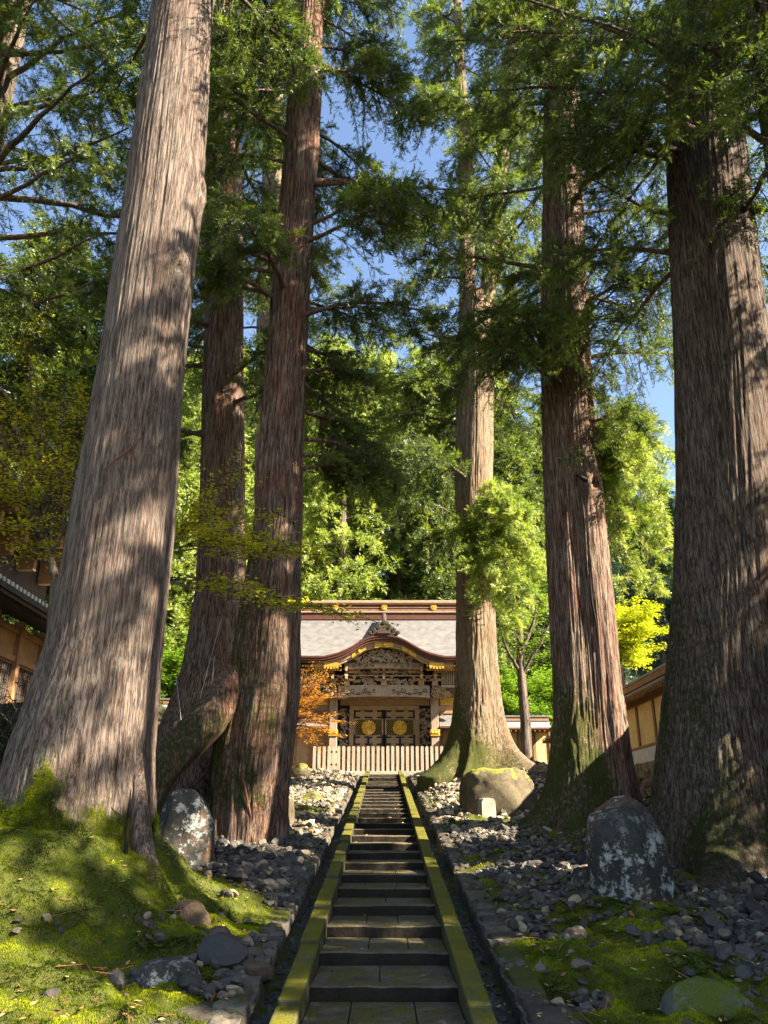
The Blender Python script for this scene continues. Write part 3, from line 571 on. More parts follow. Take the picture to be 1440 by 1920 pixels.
def bough(g, path, r, rad=0.07, twigs=20, tl=1.3, spr=14, sl=0.32, nb=8, droop=0.35, start=0.25, wmat=1, lmat=0, bias=0.5, wid=0.05, flat=0.5, up=0.35, twood=True, dead=0.0):
    path = np.asarray(path, float); n = len(path); t = np.linspace(0, 1, n); L = np.linalg.norm(np.diff(path, axis=0), axis=1).sum()
    g.tube(path, np.linspace(rad, rad*0.15, n), 6, wmat, cap=False)
    BB, AA, LL, VV = [], [], [], []
    for i in range(twigs):
        s = start+(1-start)*((i+r.uniform(0, 1))/twigs); p = np.array([np.interp(s, t, path[:, k]) for k in range(3)]); j = min(int(s*(n-1)), n-2)
        ax = path[j+1]-path[j]; ax /= np.linalg.norm(ax)+1e-9
        sd = np.cross(ax, [0, 0, 1.0]); sd /= np.linalg.norm(sd)+1e-9; sd *= (1 if i % 2 else -1)
        d = ax*r.uniform(0.35, 0.9)+sd*r.uniform(0.5, 1.0)+np.array([0, 0, 1])*r.normal(0.0, flat)
        d /= np.linalg.norm(d); ln = tl*r.uniform(0.55, 1.2)*(1.15-0.55*s)
        u = np.linspace(0, 1, 6)[:, None]; tp = p+d*u*ln; tp[:, 2] -= droop*ln*u[:, 0]**1.8
        tp = tp+np.cumsum(r.normal(0, .03*ln, (6, 3)), 0)*u
        if twood: g.tube(tp, np.linspace(0.013, 0.004, 6)*(0.6+tl*0.4), 3, wmat, cap=False)
        if r.uniform() < dead: continue
        k = max(3, int(spr*r.uniform(0.7, 1.3))); q = r.uniform(0.12, 1.0, k)**0.8
        bp = np.stack([np.interp(q, u[:, 0], tp[:, c]) for c in range(3)], 1)
        ad = (d*bias+[0, 0, -droop*0.6+up*0.5])[None]*np.ones((k, 1))+r.normal(0, 0.5, (k, 3))*[1, 1, .8]
        ad /= np.linalg.norm(ad, axis=1)[:, None]
        BB.append(bp); AA.append(ad); LL.append(sl*r.uniform(0.65, 1.25, k)*(1.1-0.3*q)); VV.append(np.clip(0.32+0.4*q+r.normal(0, .14)+r.normal(0, .08, k), 0, 1))
    if BB:
        BB, AA, LL, VV = map(np.concatenate, (BB, AA, LL, VV)); T = blades(BB, AA, LL, nb, r, wid); g.soup(T, lmat, np.repeat(VV, nb))
def crown(g, ax, Y, zr, n, Lr, r, azf=None, rise=0.1, sagr=(-0.5, 0.3), top=None, **kw):
    """boughs spread round the trunk axis between two heights"""
    zs, cx, R = ax
    for i in range(n):
        z = zr[0]+(zr[1]-zr[0])*((i+r.uniform(0, 1))/n); x = np.interp(z, zs, cx); a = r.uniform(0, 2*PI) if azf is None else azf(r)
        L = np.interp((z-zr[0])/(zr[1]-zr[0]), [0, .3, 1], [Lr[0], Lr[1], Lr[2]])*r.uniform(0.7, 1.2)
        rr = np.interp(z, zs, R); d = np.array([math.cos(a), math.sin(a), 0]); s = np.array([x, Y, z])+d*rr*0.7
        e = s+d*L+np.array([0, 0, L*r.uniform(-0.45, 0.15)+rise*L]); bough(g, limb_path(s, e, r, sag=L*r.uniform(0.0, 0.12)), r, rad=0.03+0.014*L, **kw)
# nearer trees ------------------------------------------------------
BV = None
def cedar(label, loc):
    return thing('cedar_tree', label, 'tree', loc, 'old cedars lining the stairs')
def put(g, name, mats, t): o = g.build(name, mats, t); o.location = tuple(-v for v in t.location); return o
def moss_low(h0, soft=0.8, side=PI, sw=0.0, amt=1.0):
    def f(z, t, lob):
        d = np.cos(t-side); return np.clip(amt*(1-(z-h0*(1+sw*d*0.8))/soft*0.5-0.25), 0, 1)
    return f
KW = dict(twigs=28, tl=1.6, spr=25, sl=0.37, nb=12, droop=0.6, wid=.034)
# T1 ---- giant at left
r = np.random.default_rng(101)
t1 = cedar('thickest left cedar with moss-covered flared foot and a long crack in its root', (-4.75, 13.3, ground(-4.75, 13.3)))
g = Geo()
mf1 = lambda z, t, lob: np.clip(0.95-(z-1.25-0.35*np.cos(t-PI*1.05)*1.3-lob*0.25)/1.1*0.6, 0, 1)*(0.25+0.75*sst(2.9, 1.2, z))
ax1 = trunk(g, [(1560, 20, 283), (1400, 38, 284), (1200, 96, 300), (1000, 132, 322), (850, 158, 332), (700, 187, 342), (550, 209, 358), (400, 233, 376), (200, 262, 389), (0, 291, 398)], 13.3, tops=[(24, -4.6, .95), (38, -4.6, .35)], nt_=420, dz=0.035,
            gz0=0.15, lobes=[(math.radians(-28), 1.0, 0.50, 0.34), (math.radians(-78), 0.85, 0.8, 0.45), (math.radians(-130), 1.5, 1.1, 0.6), (math.radians(180), 1.4, 0.9, 0.5), (math.radians(90), 1, 0.8, 0.6), (math.radians(20), .6, 0.5, 0.4)], ridge=0.022, seed=1, mossf=mf1, flute=0.012,
            knots=[(P(345, 470, 12.3)[2], math.radians(-38), 0.26, 0.16), (P(375, 345, 13)[2], math.radians(-8), 0.25, 0.16)])
root(g, [P(255, 1400, 12.9), P(262, 1520, 12.72), P(268, 1610, 12.55), P(280, 1680, 12.3), P(305, 1730, 12.1), P(345, 1785, 11.9)], [.08, .13, .18, .24, .27, .2], seed=9, k=60, mossv=np.repeat(np.interp(np.linspace(0, 1, 60), [0, .35, .6, 1], [.1, .25, .62, .8]), 60))
put(g, 'trunk', BARK, t1)
VT, MV = g.arrays(); mvk = MV > 0.45; nrm = VT-np.c_[np.full(len(VT), -4.75), np.full(len(VT), 13.3), VT[:, 2]-0.35]; nrm /= np.linalg.norm(nrm, axis=1)[:, None]
idx = np.where(mvk & (VT[:, 1] < 13.6) & (VT[:, 2] > -0.4))[0]; rr_ = np.random.default_rng(3); idx = rr_.choice(idx, 420000); fz = Geo()
pts = VT[idx]+rr_.normal(0, .02, (len(idx), 3)); kp = fbm(pts[:, 0]*3, pts[:, 1]*3, pts[:, 2]*3, 4)*1.3+MV[idx]*0.9 > 0.92; moss_fuzz(fz, pts[kp], nrm[idx][kp], rr_, 0.017)
put(fz, 'moss', MOSSB, t1)
# crack in the right root and the scar higher up
def on_trunk(ax, Y, px, py, out=0.0):
    """where the sight line through a pixel meets the trunk's front"""
    zs, cx, R = ax; Yc = Y
    e = Vector((0, 0, EYE)); d = (Vector(P(px, py, 10))-e).normalized(); h = BV.ray_cast(e, d)
    return np.array(h[0]-d*max(out, 0)) if h[0] is not None else P(px, py, Y-1)
from mathutils.bvhtree import BVHTree
def bvh(o):
    global BV; V = [v.co+o.location+(o.parent.location if o.parent else Vector()) for v in o.data.vertices]; BV = BVHTree.FromPolygons(V, [tuple(p.vertices) for p in o.data.polygons])
bvh(t1.children[0])
g = Geo(); pts = np.array([on_trunk(ax1, 13.3, a, b, o_*0) for a, b, o_ in ((246, 1480, .03), (238, 1540, .04), (236, 1600, .07), (242, 1650, .16), (258, 1690, .42), (276, 1722, .72), (292, 1752, 1.0))])
g.tube(pts, [.008, .022, .03, .035, .04, .035, .01], 8); put(g, 'crack', DARKSCAR, t1)
g = Geo(); pts = np.array([on_trunk(ax1, 13.3, a, b, .005) for a, b in ((190, 885), (215, 862), (240, 845), (258, 826), (268, 818))]); g.tube(pts, [.006, .02, .024, .02, .008], 6); put(g, 'scar', REDSCAR, t1)
g = Geo()
crown(g, ax1, 13.3, (20.5, 36), 34, (4.0, 4.6, 2), r, **dict(KW, dead=.15))
put(g, 'crown', [CEDAR, BARKF], t1)
# T2 ---- forked, behind
r = np.random.default_rng(102)
t2 = cedar('forked cedar behind the broken-footed trunk with cords hanging at its foot', (-6.0, 25, ground(-6, 25)))
g = Geo(); mg = lambda z, t, lob: np.clip(0.75-(z-0.6)/1.6*0.6, 0, 0.8)
ax2 = trunk(g, [(1385, 318, 470), (1250, 352, 462), (1100, 372, 460), (900, 380, 457), (700, 384, 455), (500, 392, 453), (300, 408, 452), (150, 403, 438), (0, 400, 432)], 25, tops=[(42, -6.0, .2)], nt_=150, dz=0.09, lobes=[(math.radians(200), 1.3, 1.6, .5), (math.radians(-60), .8, 1.2, .5), (0, .5, 1, .5)], ridge=0.03, seed=2, mossf=mg)
trunk(g, [(760, 392, 432), (620, 384, 422), (450, 377, 412), (300, 379, 409), (200, 384, 406), (60, 392, 408)], 25.3, nt_=100, dz=0.12, ridge=0.025, seed=3, zlow=P(0, 790, 25.3)[2])
put(g, 'trunk', BARKR, t2)
g = Geo()
for a, b in (((402, 1230), (392, 1340)), ((415, 1160), (368, 1335)), ((330, 1265), (341, 1362))):
    g.tube([P(a[0], a[1], 23.4), P(b[0], b[1], 23.2)], .007, 5)
tag(g.build('hanging_cord', CORD), 'thin pale cords hanging against the forked cedar at left', 'cord')
g = Geo(); crown(g, ax2, 25, (14, 40), 42, (4, 5, 2), r, **KW); put(g, 'crown', [CEDAR, BARKF], t2)
# T3 ---- broken foot with mossy arch root
r = np.random.default_rng(103)
t3 = cedar('left stairside cedar with torn reddish foot and a mossy root arching left', (-3.2, 19.8, ground(-3.2, 19.8)))
g = Geo()
ax3 = trunk(g, [(1590, 412, 520), (1450, 402, 545), (1380, 412, 552), (1300, 430, 562), (1150, 455, 563), (1000, 480, 565), (850, 490, 567), (700, 502, 572), (500, 517, 582), (300, 535, 595), (150, 545, 603), (0, 562, 605)], 19.8, tops=[(30, -2.1, .4), (42, -2, .15)], nt_=260, dz=0.045, lobes=[(math.radians(-95), .10, 1.0, .3)], ridge=0.038, seed=4, flute=0.03, mossf=lambda z, t, lob: np.clip(0.36+0.30*np.cos(t-PI)-(z-4)*0.08, 0, 0.62)*sst(-.2, .8, z))
c3 = [P(505, 1120, 19.9), P(472, 1225, 19.75), P(430, 1300, 19.4), P(390, 1350, 19), P(345, 1400, 18.6), P(305, 1440, 18.3), P(270, 1500, 18.2), P(250, 1600, 18.1)]
root(g, c3, [.10, .30, .46, .46, .42, .40, .42, .45], seed=2, k=60, mossv=np.repeat(np.interp(np.linspace(0, 1, 60), [0, .25, .5, 1], [0, .3, .6, .6]), 60))
root(g, [P(440, 1330, 20.4), P(400, 1420, 20.8), P(360, 1480, 21), P(330, 1560, 21.1)], [.4, .62, .72, .8], seed=5, mossv=0.3)
root(g, [P(410, 1480, 19.8), P(398, 1540, 19.6), P(385, 1600, 19.4)], [.25, .2, .12], seed=7, mossv=0.5)
put(g, 'trunk', BARKX, t3)
bvh(t3.children[0])
for pl in (((540, 690), (546, 740), (550, 800), (540, 850)), ((440, 1415), (458, 1470), (470, 1530), (468, 1580))):
    g = Geo(); pts = np.array([on_trunk(ax3, 19.8, a, b, 0) for a, b in pl]); g.tube(pts, np.r_[.01, np.full(len(pts)-2, .03), .01], 6); put(g, 'scar', REDSCAR, t3)
g = Geo()
crown(g, ax3, 19.8, (10.5, 16), 10, (2.4, 3.2, 3.4), r, azf=lambda r: r.uniform(0.05, 1.35), **dict(KW, sl=.32, droop=.6))
crown(g, ax3, 19.8, (15, 38), 42, (3.5, 4, 2), r, **KW)
put(g, 'crown', [CEDAR, BARKR], t3)
# T2b ---- slender pale trunk behind
r = np.random.default_rng(104)
t4 = cedar('slender sunlit cedar trunk seen between the two left cedars', (-7.2, 41, ground(-7.2, 41)))
g = Geo(); ax4 = trunk(g, [(1200, 480, 512), (900, 478, 516), (600, 482, 524), (300, 494, 528), (0, 498, 528)], 41, tops=[(60, -6.2, .2)], nt_=100, dz=0.2, ridge=0.03, seed=6); put(g, 'trunk', BARKP, t4)
g = Geo(); crown(g, ax4, 41, (24, 56), 30, (4, 5, 2), r, **dict(KW, tl=1.9, sl=.5, spr=18, twigs=24)); put(g, 'crown', [CEDAR, BARKF], t4)
# T4 ---- right of the gate, forks
r = np.random.default_rng(105)
t5 = cedar('pale cedar nearest the gate, splitting into two stems high up', (5.0, 36, ground(5, 36)))
g = Geo(); mf4 = lambda z, t, lob: np.clip(0.85-(z-1.1-0.9*np.cos(t-PI*1.06))*0.30-0.42*(1-np.cos(t-PI*1.06)), 0, .85)
ax5 = trunk(g, [(1450, 850, 948), (1400, 852, 946), (1300, 857, 937), (1100, 857, 925), (900, 857, 922), (700, 861, 924), (610, 862, 925), (560, 865, 920)], 36, nt_=200, dz=0.08, lobes=[(math.radians(200), 1.0, 1.0, .5), (math.radians(-30), 1.0, .9, .4), (math.radians(-100), .35, .9, .5)], ridge=0.045, seed=5, mossf=mf4, flute=0.03)
trunk(g, [(680, 861, 900), (620, 862, 895), (450, 862, 888), (300, 860, 885), (150, 853, 873), (0, 850, 865)], 35.9, tops=[(62, 4.5, .1)], nt_=90, dz=0.15, ridge=0.03, seed=7, zlow=P(0, 700, 36)[2])
trunk(g, [(680, 885, 925), (620, 893, 925), (500, 905, 932), (350, 920, 948), (200, 940, 965), (50, 955, 972)], 36.2, tops=[(60, 9.5, .1)], nt_=90, dz=0.15, ridge=0.03, seed=8, zlow=P(0, 700, 36)[2])
put(g, 'trunk', BARKP, t5)
g = Geo()
KL = dict(twigs=30, tl=1.25, spr=34, sl=0.42, nb=12, droop=0.25, wid=.034, start=.1, up=.6)
for (a, b, Y1, sg) in (((880, 960), (1000, 1010), 32.5, .9), ((890, 950), (950, 1090), 32.5, .9), ((895, 960), (905, 1120), 33, .6), ((900, 980), (1010, 1130), 32, .6), ((880, 965), (890, 1060), 33.2, .3), ((905, 1000), (1020, 1060), 33, .5), ((900, 1010), (960, 1160), 33.2, .3), ((905, 930), (980, 960), 33, .4)):
    bough(g, limb_path(P(a[0], a[1], 35.2), P(b[0], b[1], Y1), r, sag=sg), r, rad=.06, **KL)
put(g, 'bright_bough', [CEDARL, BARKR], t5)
g = Geo()
KT4 = dict(KW, tl=1.9, sl=.50, spr=20, twigs=24, wid=.036, dead=0.15)
crown(g, ax5, 36, (14, 26), 14, (3.0, 4, 4), r, azf=lambda r: r.uniform(1.2, 4.2), **KT4)
crown(g, (np.array([20, 60.]), np.array([4.7, 4.6]), np.array([.6, .1])), 36, (21, 58), 48, (3.5, 4.5, 2), r, **KT4)
crown(g, (np.array([22, 60.]), np.array([5.5, 9.3]), np.array([.6, .1])), 36, (22, 56), 38, (3.5, 4, 2), r, **KT4)
put(g, 'crown', [CEDAR, BARKF], t5)
# T5 ---- split bark, right
r = np.random.default_rng(106)
t6 = cedar('right cedar with split sunlit bark and a broken knot halfway up', (5.6, 21.9, ground(5.6, 21.9)))
g = Geo(); mf5 = lambda z, t, lob: np.clip(0.78-(z-0.9-1.4*np.cos(t-PI*1.1))*0.20-0.34*(1-np.cos(t-PI*1.1)), 0, .66)
ax6 = trunk(g, [(1560, 1040, 1178), (1480, 1036, 1178), (1400, 1034, 1172), (1300, 1037, 1160), (1150, 1030, 1147), (1000, 1025, 1134), (850, 1020, 1119), (700, 1017, 1106), (500, 1016, 1098), (300, 1018, 1090), (150, 1022, 1085), (0, 1028, 1080)], 21.9, tops=[(34, 6.8, .35), (46, 7.2, .1)], nt_=320, dz=0.045,
            lobes=[(math.radians(190), .8, .7, .5), (math.radians(-15), .45, .7, .4), (math.radians(-100), .45, .6, .5), (math.radians(-60), .15, 4, .12)], ridge=0.040, seed=9, mossf=mf5, flute=0.035, knots=[(P(1100, 905, 21)[2], math.radians(-62), 0.30, 0.22)])
put(g, 'trunk', BARKR, t6)
bvh(t6.children[0])
g = Geo(); pts = np.array([on_trunk(ax6, 21.9, a, b, .01) for a, b in ((1106, 1075), (1110, 1130), (1118, 1170), (1124, 1215))]); g.tube(pts, [.01, .035, .03, .01], 6); put(g, 'crack', DARKSCAR, t6)
g = Geo(); pts = np.array([on_trunk(ax6, 21.9, a, b, .01) for a, b in ((1080, 890), (1098, 900), (1112, 905))]); g.tube(pts, [.03, .08, .04], 7); put(g, 'knot_hole', DARKSCAR, t6)
g = Geo()
KR = dict(twigs=28, tl=1.15, spr=36, sl=0.34, nb=12, droop=0.45, wid=.032, start=.12)
for (a, b, Y1, sg) in (((1110, 800), (1200, 900), 21, .7), ((1112, 790), (1245, 960), 22, .9), ((1115, 830), (1180, 1090), 22.3, 1.2), ((1112, 790), (1250, 850), 23, .6), ((1112, 840), (1225, 1100), 23, 1.3), ((1112, 800), (1160, 1000), 22.2, 1.0), ((1110, 780), (1210, 1000), 24, 1.1), ((1112, 850), (1250, 1040), 24, 1.2), ((1112, 800), (1190, 820), 23, .4)):
    bough(g, limb_path(P(a[0], a[1], 22.2), P(b[0], b[1], Y1), r, sag=sg), r, rad=.06, **KR)
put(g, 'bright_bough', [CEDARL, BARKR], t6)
g = Geo()
crown(g, ax6, 21.9, (12.6, 19), 20, (2.2, 3.0, 3.6), r, **dict(KW, sl=.30, dead=.05))
for i in range(9):                                                   # short leafy shoots hugging the trunk
    z = r.uniform(11.5, 19.5); x = np.interp(z, ax6[0], ax6[1]); a = r.uniform(-2.6, -0.4); s = np.array([x+.6*math.cos(a), 21.9+.6*math.sin(a), z]); bough(g, limb_path(s, s+np.array([.5*math.cos(a), .5*math.sin(a), -.5]), r), r, rad=.03, twigs=8, tl=.5, spr=10, sl=.22, nb=7)
crown(g, ax6, 21.9, (18, 44), 38, (3.8, 4.5, 2), r, **KW)
put(g, 'crown', [CEDAR, BARKR], t6)
# T6 ---- big right
r = np.random.default_rng(107)
t7 = cedar('massive dark cedar at the right edge rising behind the tall lichen boulder', (7.6, 16.6, ground(7.6, 16.6)))
g = Geo(); mf6 = lambda z, t, lob: np.clip(0.62-(z-1.2-2.0*np.cos(t-PI*1.08))*0.17-0.26*(1-np.cos(t-PI*1.08)), 0, .55)
ax7 = trunk(g, [(1620, 1237, 1500), (1450, 1240, 1492), (1300, 1252, 1480), (1100, 1268, 1468), (900, 1272, 1454), (700, 1267, 1441), (500, 1259, 1418), (300, 1252, 1396), (150, 1255, 1385), (0, 1262, 1375)], 16.6, tops=[(32, 9.6, .5), (40, 9.6, .15)], nt_=360, dz=0.045, lobes=[(math.radians(-110), .4, .8, .5), (math.radians(185), .15, .8, .4), (math.radians(-50), .5, .8, .4)], ridge=0.034, seed=11, mossf=mf6, flute=0.03)
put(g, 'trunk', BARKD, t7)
g = Geo()
crown(g, ax7, 16.6, (15.0, 36), 46, (3.6, 4.4, 2), r, **dict(KW, sl=.30))
for b, Y1 in (((960, 60), 13.5), ((1080, 180), 14.5), ((900, 170), 15.5), ((1010, 290), 16), ((1180, 60), 12.5), ((820, 80), 16.5), ((1150, 230), 14)):
    bough(g, limb_path(np.array([8.7, 16.2, P(0, b[1]+40, 16.3)[2]]), P(b[0], b[1], Y1), r, sag=.5), r, rad=.12, twigs=30, tl=1.5, spr=24, sl=.30, nb=11, droop=.5, start=.3, wid=.034)
put(g, 'crown', [CEDAR, BARKR], t7)
# T7 ---- near, top right corner
r = np.random.default_rng(108)
t8 = cedar('dark cedar stem cut off by the top right corner', (9.2, 13, ground(9.2, 13)))
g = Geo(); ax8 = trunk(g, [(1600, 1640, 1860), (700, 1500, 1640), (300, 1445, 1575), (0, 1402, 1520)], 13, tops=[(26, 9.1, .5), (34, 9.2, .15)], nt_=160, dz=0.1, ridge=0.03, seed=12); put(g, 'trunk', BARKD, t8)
g = Geo(); crown(g, ax8, 13, (14.5, 33), 36, (3.5, 4.5, 2), r, **KW)
for b, Y1, z0 in (((1080, 30), 11.5, 15.5), ((1250, 60), 11, 15), ((1180, 130), 12, 14), ((900, -20), 12.5, 16), ((1330, 40), 12, 15)):
    bough(g, limb_path(np.array([9.0, 12.8, z0]), P(b[0], b[1], Y1), r, sag=.4), r, rad=.11, twigs=26, tl=1.3, spr=22, sl=.28, nb=11, droop=.5, start=.25, wid=.034)
put(g, 'crown', [CEDAR, BARKF], t8)
# T0 ---- beyond the left edge, boughs reach in at the upper left
r = np.random.default_rng(109)
t9 = cedar('cedar beyond the left edge whose heavy boughs reach in at upper left', (-13.5, 20, ground(-13.5, 20)))
g = Geo(); ax9 = trunk(g, [], 20, tops=[(2, -13.5, .9), (20, -13.2, .75), (40, -13, .2)], nt_=90, dz=0.2, ridge=0.03, seed=13, zlow=1.0) if False else None
ZA = np.array([1.0, 20, 40]); g.tube(np.c_[[-13.5, -13.2, -13.0], [20, 20, 20], ZA], [.95, .75, .2], 24); ax9 = (ZA, np.array([-13.5, -13.2, -13.0]), np.array([.95, .75, .2])); put(g, 'trunk', BARKF, t9)
g = Geo(); crown(g, ax9, 20, (13, 38), 34, (5, 6, 2.5), r, azf=lambda r: r.uniform(-2.2, 1.2), **KW)
for a, b, Y1 in (((-150, 420), (165, 280), 16), ((-100, 330), (240, 240), 17), ((-150, 520), (190, 440), 17), ((-150, 600), (200, 520), 18), ((-100, 230), (250, 140), 17), ((-100, 100), (260, 60), 17)):
    bough(g, limb_path(P(a[0], a[1], 19.5), P(b[0], b[1], Y1), r, sag=-.4), r, rad=.14, twigs=28, tl=1.4, spr=20, sl=.30, nb=11, droop=.5, start=.15, wid=.034)
put(g, 'crown', [CEDAR, BARKR], t9)
# ------------------------------------------------------------------ the gate
def gp(cx, cy, Y): return P(540+cx/4.235, 1100+cy/4.235, Y)
def gX(cx, Y, cy=1000): return gp(cx, cy, Y)[0]-gp(740, cy, Y)[0]
def gZ(cy, Y): return gp(740, cy, Y)[2]
GB = gZ(1470, 48.3)                                                    # ground level at the gate
gate = thing('temple_gate', 'carved wooden temple gate with a curved gable, gilded fittings and a grey shingle roof', 'gate', (0, 53, GB))
def gput(g, name, mats, parent=gate, bevel=0):
    o = g.build(name, mats, None, bevel=bevel)
    if parent is gate: o.parent = gate; o.location = (0, -53, -GB)
    else: o.parent = parent
    return o
YE, YR = 49.2, 54.2
zE, zR = gZ(548, YE), gZ(238, YR)
def Kx(x):
    d = np.abs(x); kx = np.array([0, .4, .8, 1.15, 1.5, 1.9, 2.3, 2.8, 3.4, 3.75, 12]); s = 1.33
    return s*np.interp(d, kx, np.array([1, .985, .93, .83, .69, .50, .33, .17, .05, 0.0, 0]))
def roofz(x, y):
    t = np.clip((y-YE)/(YR-YE), 0, 1); m = zE+(zR-zE)*(0.30*t+0.70*t**1.45)+0.05*np.maximum(np.abs(x)-4.5, 0)**2*(1-t)
    k = zE+Kx(x)*(1+0.24*sst(0, 1.0, y-YE))+(y-YE)*0.03; return np.maximum(m, k)
HW = 7.0
xs = np.linspace(-HW, HW, 240); ys = np.linspace(YE, YR, 90); XX, YY = np.meshgrid(xs, ys, indexing='ij')
ZZ = roofz(XX, YY); g = Geo(); g.grid(XX, YY, ZZ, 0)
g.grid(XX[::-1], 2*YR-YY[::-1], (zE+(zR-zE)*(0.30*((YY-YE)/(YR-YE))+0.70*((YY-YE)/(YR-YE))**1.45))[::-1], 0)
# layered thick eave edge following the curve
zt = roofz(xs, YE+0*xs)
n = len(xs)
for k, (a, b, yo, m) in enumerate(((0.0, 0.11, 0.0, 1), (0.11, 0.24, 0.05, 1), (0.24, 0.40, 0.12, 1))):
    V = np.r_[np.c_[xs, np.full(n, YE+yo), zt-a], np.c_[xs, np.full(n, YE+yo), zt-b], np.c_[xs, np.full(n, YE+yo+.3), zt-b]]; i = np.arange(n-1)
    g.add(V, np.r_[np.stack([i, i+n, i+n+1, i+1], 1), np.stack([i+n, i+2*n, i+2*n+1, i+n+1], 1)], m)
V = np.r_[np.c_[xs, np.full(n, YE+.12), zt-.40], np.c_[xs, np.full(n, YR), zt-.30]]; i = np.arange(n-1); g.add(V, np.stack([i, i+1, i+n+1, i+n], 1), 1)
for s in (-1, 1):                                                      # verge ends
    yy = np.linspace(YE, 2*YR-YE, 60); zz = roofz(np.full(60, HW), np.where(yy > YR, 2*YR-yy, yy)); m = 60
    V = np.r_[np.c_[np.full(m, s*HW), yy, zz], np.c_[np.full(m, s*HW), yy, zz-.45]]; i = np.arange(m-1); g.add(V, np.stack([i, i+1, i+m+1, i+m], 1), 1)
roof = gput(g, 'roof', [ROOF, WOODR])
g = Geo(); h0, h1 = gZ(238, YR), gZ(118, YR)
g.bb(-HW, HW, YR-.42, YR+.42, h0-.3, h0+.18, 0); g.bb(-HW, HW, YR-.5, YR+.5, h0+.18, h0+.26, 1); g.bb(-HW, HW, YR-.30, YR+.30, h0+.26, h1-.30, 0)
for k in range(3): g.bb(-HW, HW, YR-.32-.012*k, YR+.32, h0+.36+.2*k, h0+.40+.2*k, 1)
g.bb(-HW-.1, HW+.1, YR-.42, YR+.42, h1-.30, h1-.18, 0); g.bb(-HW-.1, HW+.1, YR-.36, YR+.36, h1-.18, h1, 1)
ridge_ = gput(g, 'ridge_beam', [WOODR, WOOD])
def mum(cx, y, cz, R, name='chrysanthemum_crest', parent=gate):
    g = Geo()
    for k in range(16):
        a = k*PI/8; pts = []
        for u, w_ in ((.16, .03), (.5, .085), (.8, .155), (.93, .14), (1.0, .05)): pts.append((u, w_))
        L = [(u*R, -w_*R) for u, w_ in pts]+[(u*R, w_*R) for u, w_ in pts[::-1]]
        V = np.array([[p*math.cos(a)-q*math.sin(a)+cx, y-(.05 if abs(q) < .12*R else .035), p*math.sin(a)+q*math.cos(a)+cz] for p, q in L]); g.add(V, [list(range(len(L)))[::-1]], 0)
        c = np.array([(0.6*R)*math.cos(a)+cx, y-.075, .6*R*math.sin(a)+cz]); nL = len(L)
        g.add(np.r_[V, [c]], [[(i+1) % nL, i, nL] for i in range(nL)], 0)
    g.revolve([(0, .09), (.12*R, .085), (.17*R, .06), (.17*R, 0)], (cx, y, cz), 20, 0, 'y'); g.revolve([(0, .02), (.93*R, .02), (.93*R, -.01)], (cx, y, cz), 32, 0, 'y')
    return gput(g, name, GOLD, parent)
for x in (gX(355, YR, 175), 0, gX(1130, YR, 175), gX(1130, YR, 175)*2, -gX(1130, YR, 175)*2): mum(x, YR-.33, gZ(172, YR), .22)
# ridge-end ornament over the curved gable
g = Geo(); c0 = gZ(380, YE+.2); yo = YE-.02
prof = [(-.85, -.04), (-1.0, .12), (-.86, .22), (-.74, .2), (-.72, .36), (-.55, .42), (-.46, .40), (-.42, .58), (-.25, .66), (-.2, .78), (-.08, .80), (0, 1.0), (.08, .80), (.2, .78), (.25, .66), (.42, .58), (.46, .40), (.55, .42), (.72, .36), (.74, .2), (.86, .22), (1.0, .12), (.85, -.04)]
g.prism([(x*1.02, z*1.0+c0) for x, z in prof], yo, yo+.35)
for x, z, q in ((-.62, .22, .13), (.62, .22, .13), (-.34, .40, .12), (.34, .40, .12), (0, .68, .11), (-.86, .06, .09), (.86, .06, .09)):
    a = np.linspace(0, 3.5*PI, 26); rr = np.linspace(q, q*.15, 26); g.tube(np.c_[x+rr*np.cos(a)*np.sign(x+.01), np.full(26, yo-.02), z+c0+rr*np.sin(a)], .028, 6)
g.bb(-.42, .42, yo-.06, yo, c0+.02, c0+.14)
g.tube([(0, YE+.3, c0+.22), (0, YE+4.2, zR-.1)], .16, 10)
gput(g, 'ridge_ornament', WOODD)
# gable bargeboard, following the fascia
g = Geo(); xb = np.linspace(-4.3, 4.3, 120); kb = zE+Kx(xb)-.40; m = len(xb); yb = YE+.30
for (a, b, yy, mt) in ((0, .18, yb, 0), (.18, .32, yb+.08, 0)):
    V = np.r_[np.c_[xb, np.full(m, yy), kb-a], np.c_[xb, np.full(m, yy), kb-b], np.c_[xb, np.full(m, yy+.3), kb-b]]; i = np.arange(m-1)
    g.add(V, np.r_[np.stack([i, i+m, i+m+1, i+1], 1), np.stack([i+m, i+2*m, i+2*m+1, i+m+1], 1)], mt)
gput(g, 'bargeboard', WOOD)
def goldplate(x0, x1, name='gilded_fitting', d0=.0, d1=.30, yy=None):
    g = Geo(); xx = np.linspace(x0, x1, 14); kk = zE+Kx(xx)-.40; w_ = .02*np.sin(np.linspace(0, PI*4, 14)); yy = yb-.03 if yy is None else yy; m = 14; i = np.arange(m-1)
    V = np.r_[np.c_[xx, np.full(m, yy), kk-d0+w_], np.c_[xx, np.full(m, yy), kk-d1-w_], np.c_[xx, np.full(m, yy+.06), kk-d0+w_], np.c_[xx, np.full(m, yy+.06), kk-d1-w_]]
    g.add(V, np.r_[np.stack([i, i+m, i+m+1, i+1], 1), np.stack([i+2*m, i, i+1, i+2*m+1], 1), np.stack([i+m, i+3*m, i+3*m+1, i+m+1], 1), [[0, 2*m, 3*m, m], [m-1, 2*m-1, 4*m-1, 3*m-1]]])
    xm = (x0+x1)/2; zm = zE+float(Kx(xm))-.40-(d0+d1)/2; g.revolve([(0, .05), (.09, .04), (.1, 0)], (xm, yy-.01, zm), 16, 0, 'y')
    return gput(g, name, GOLD)
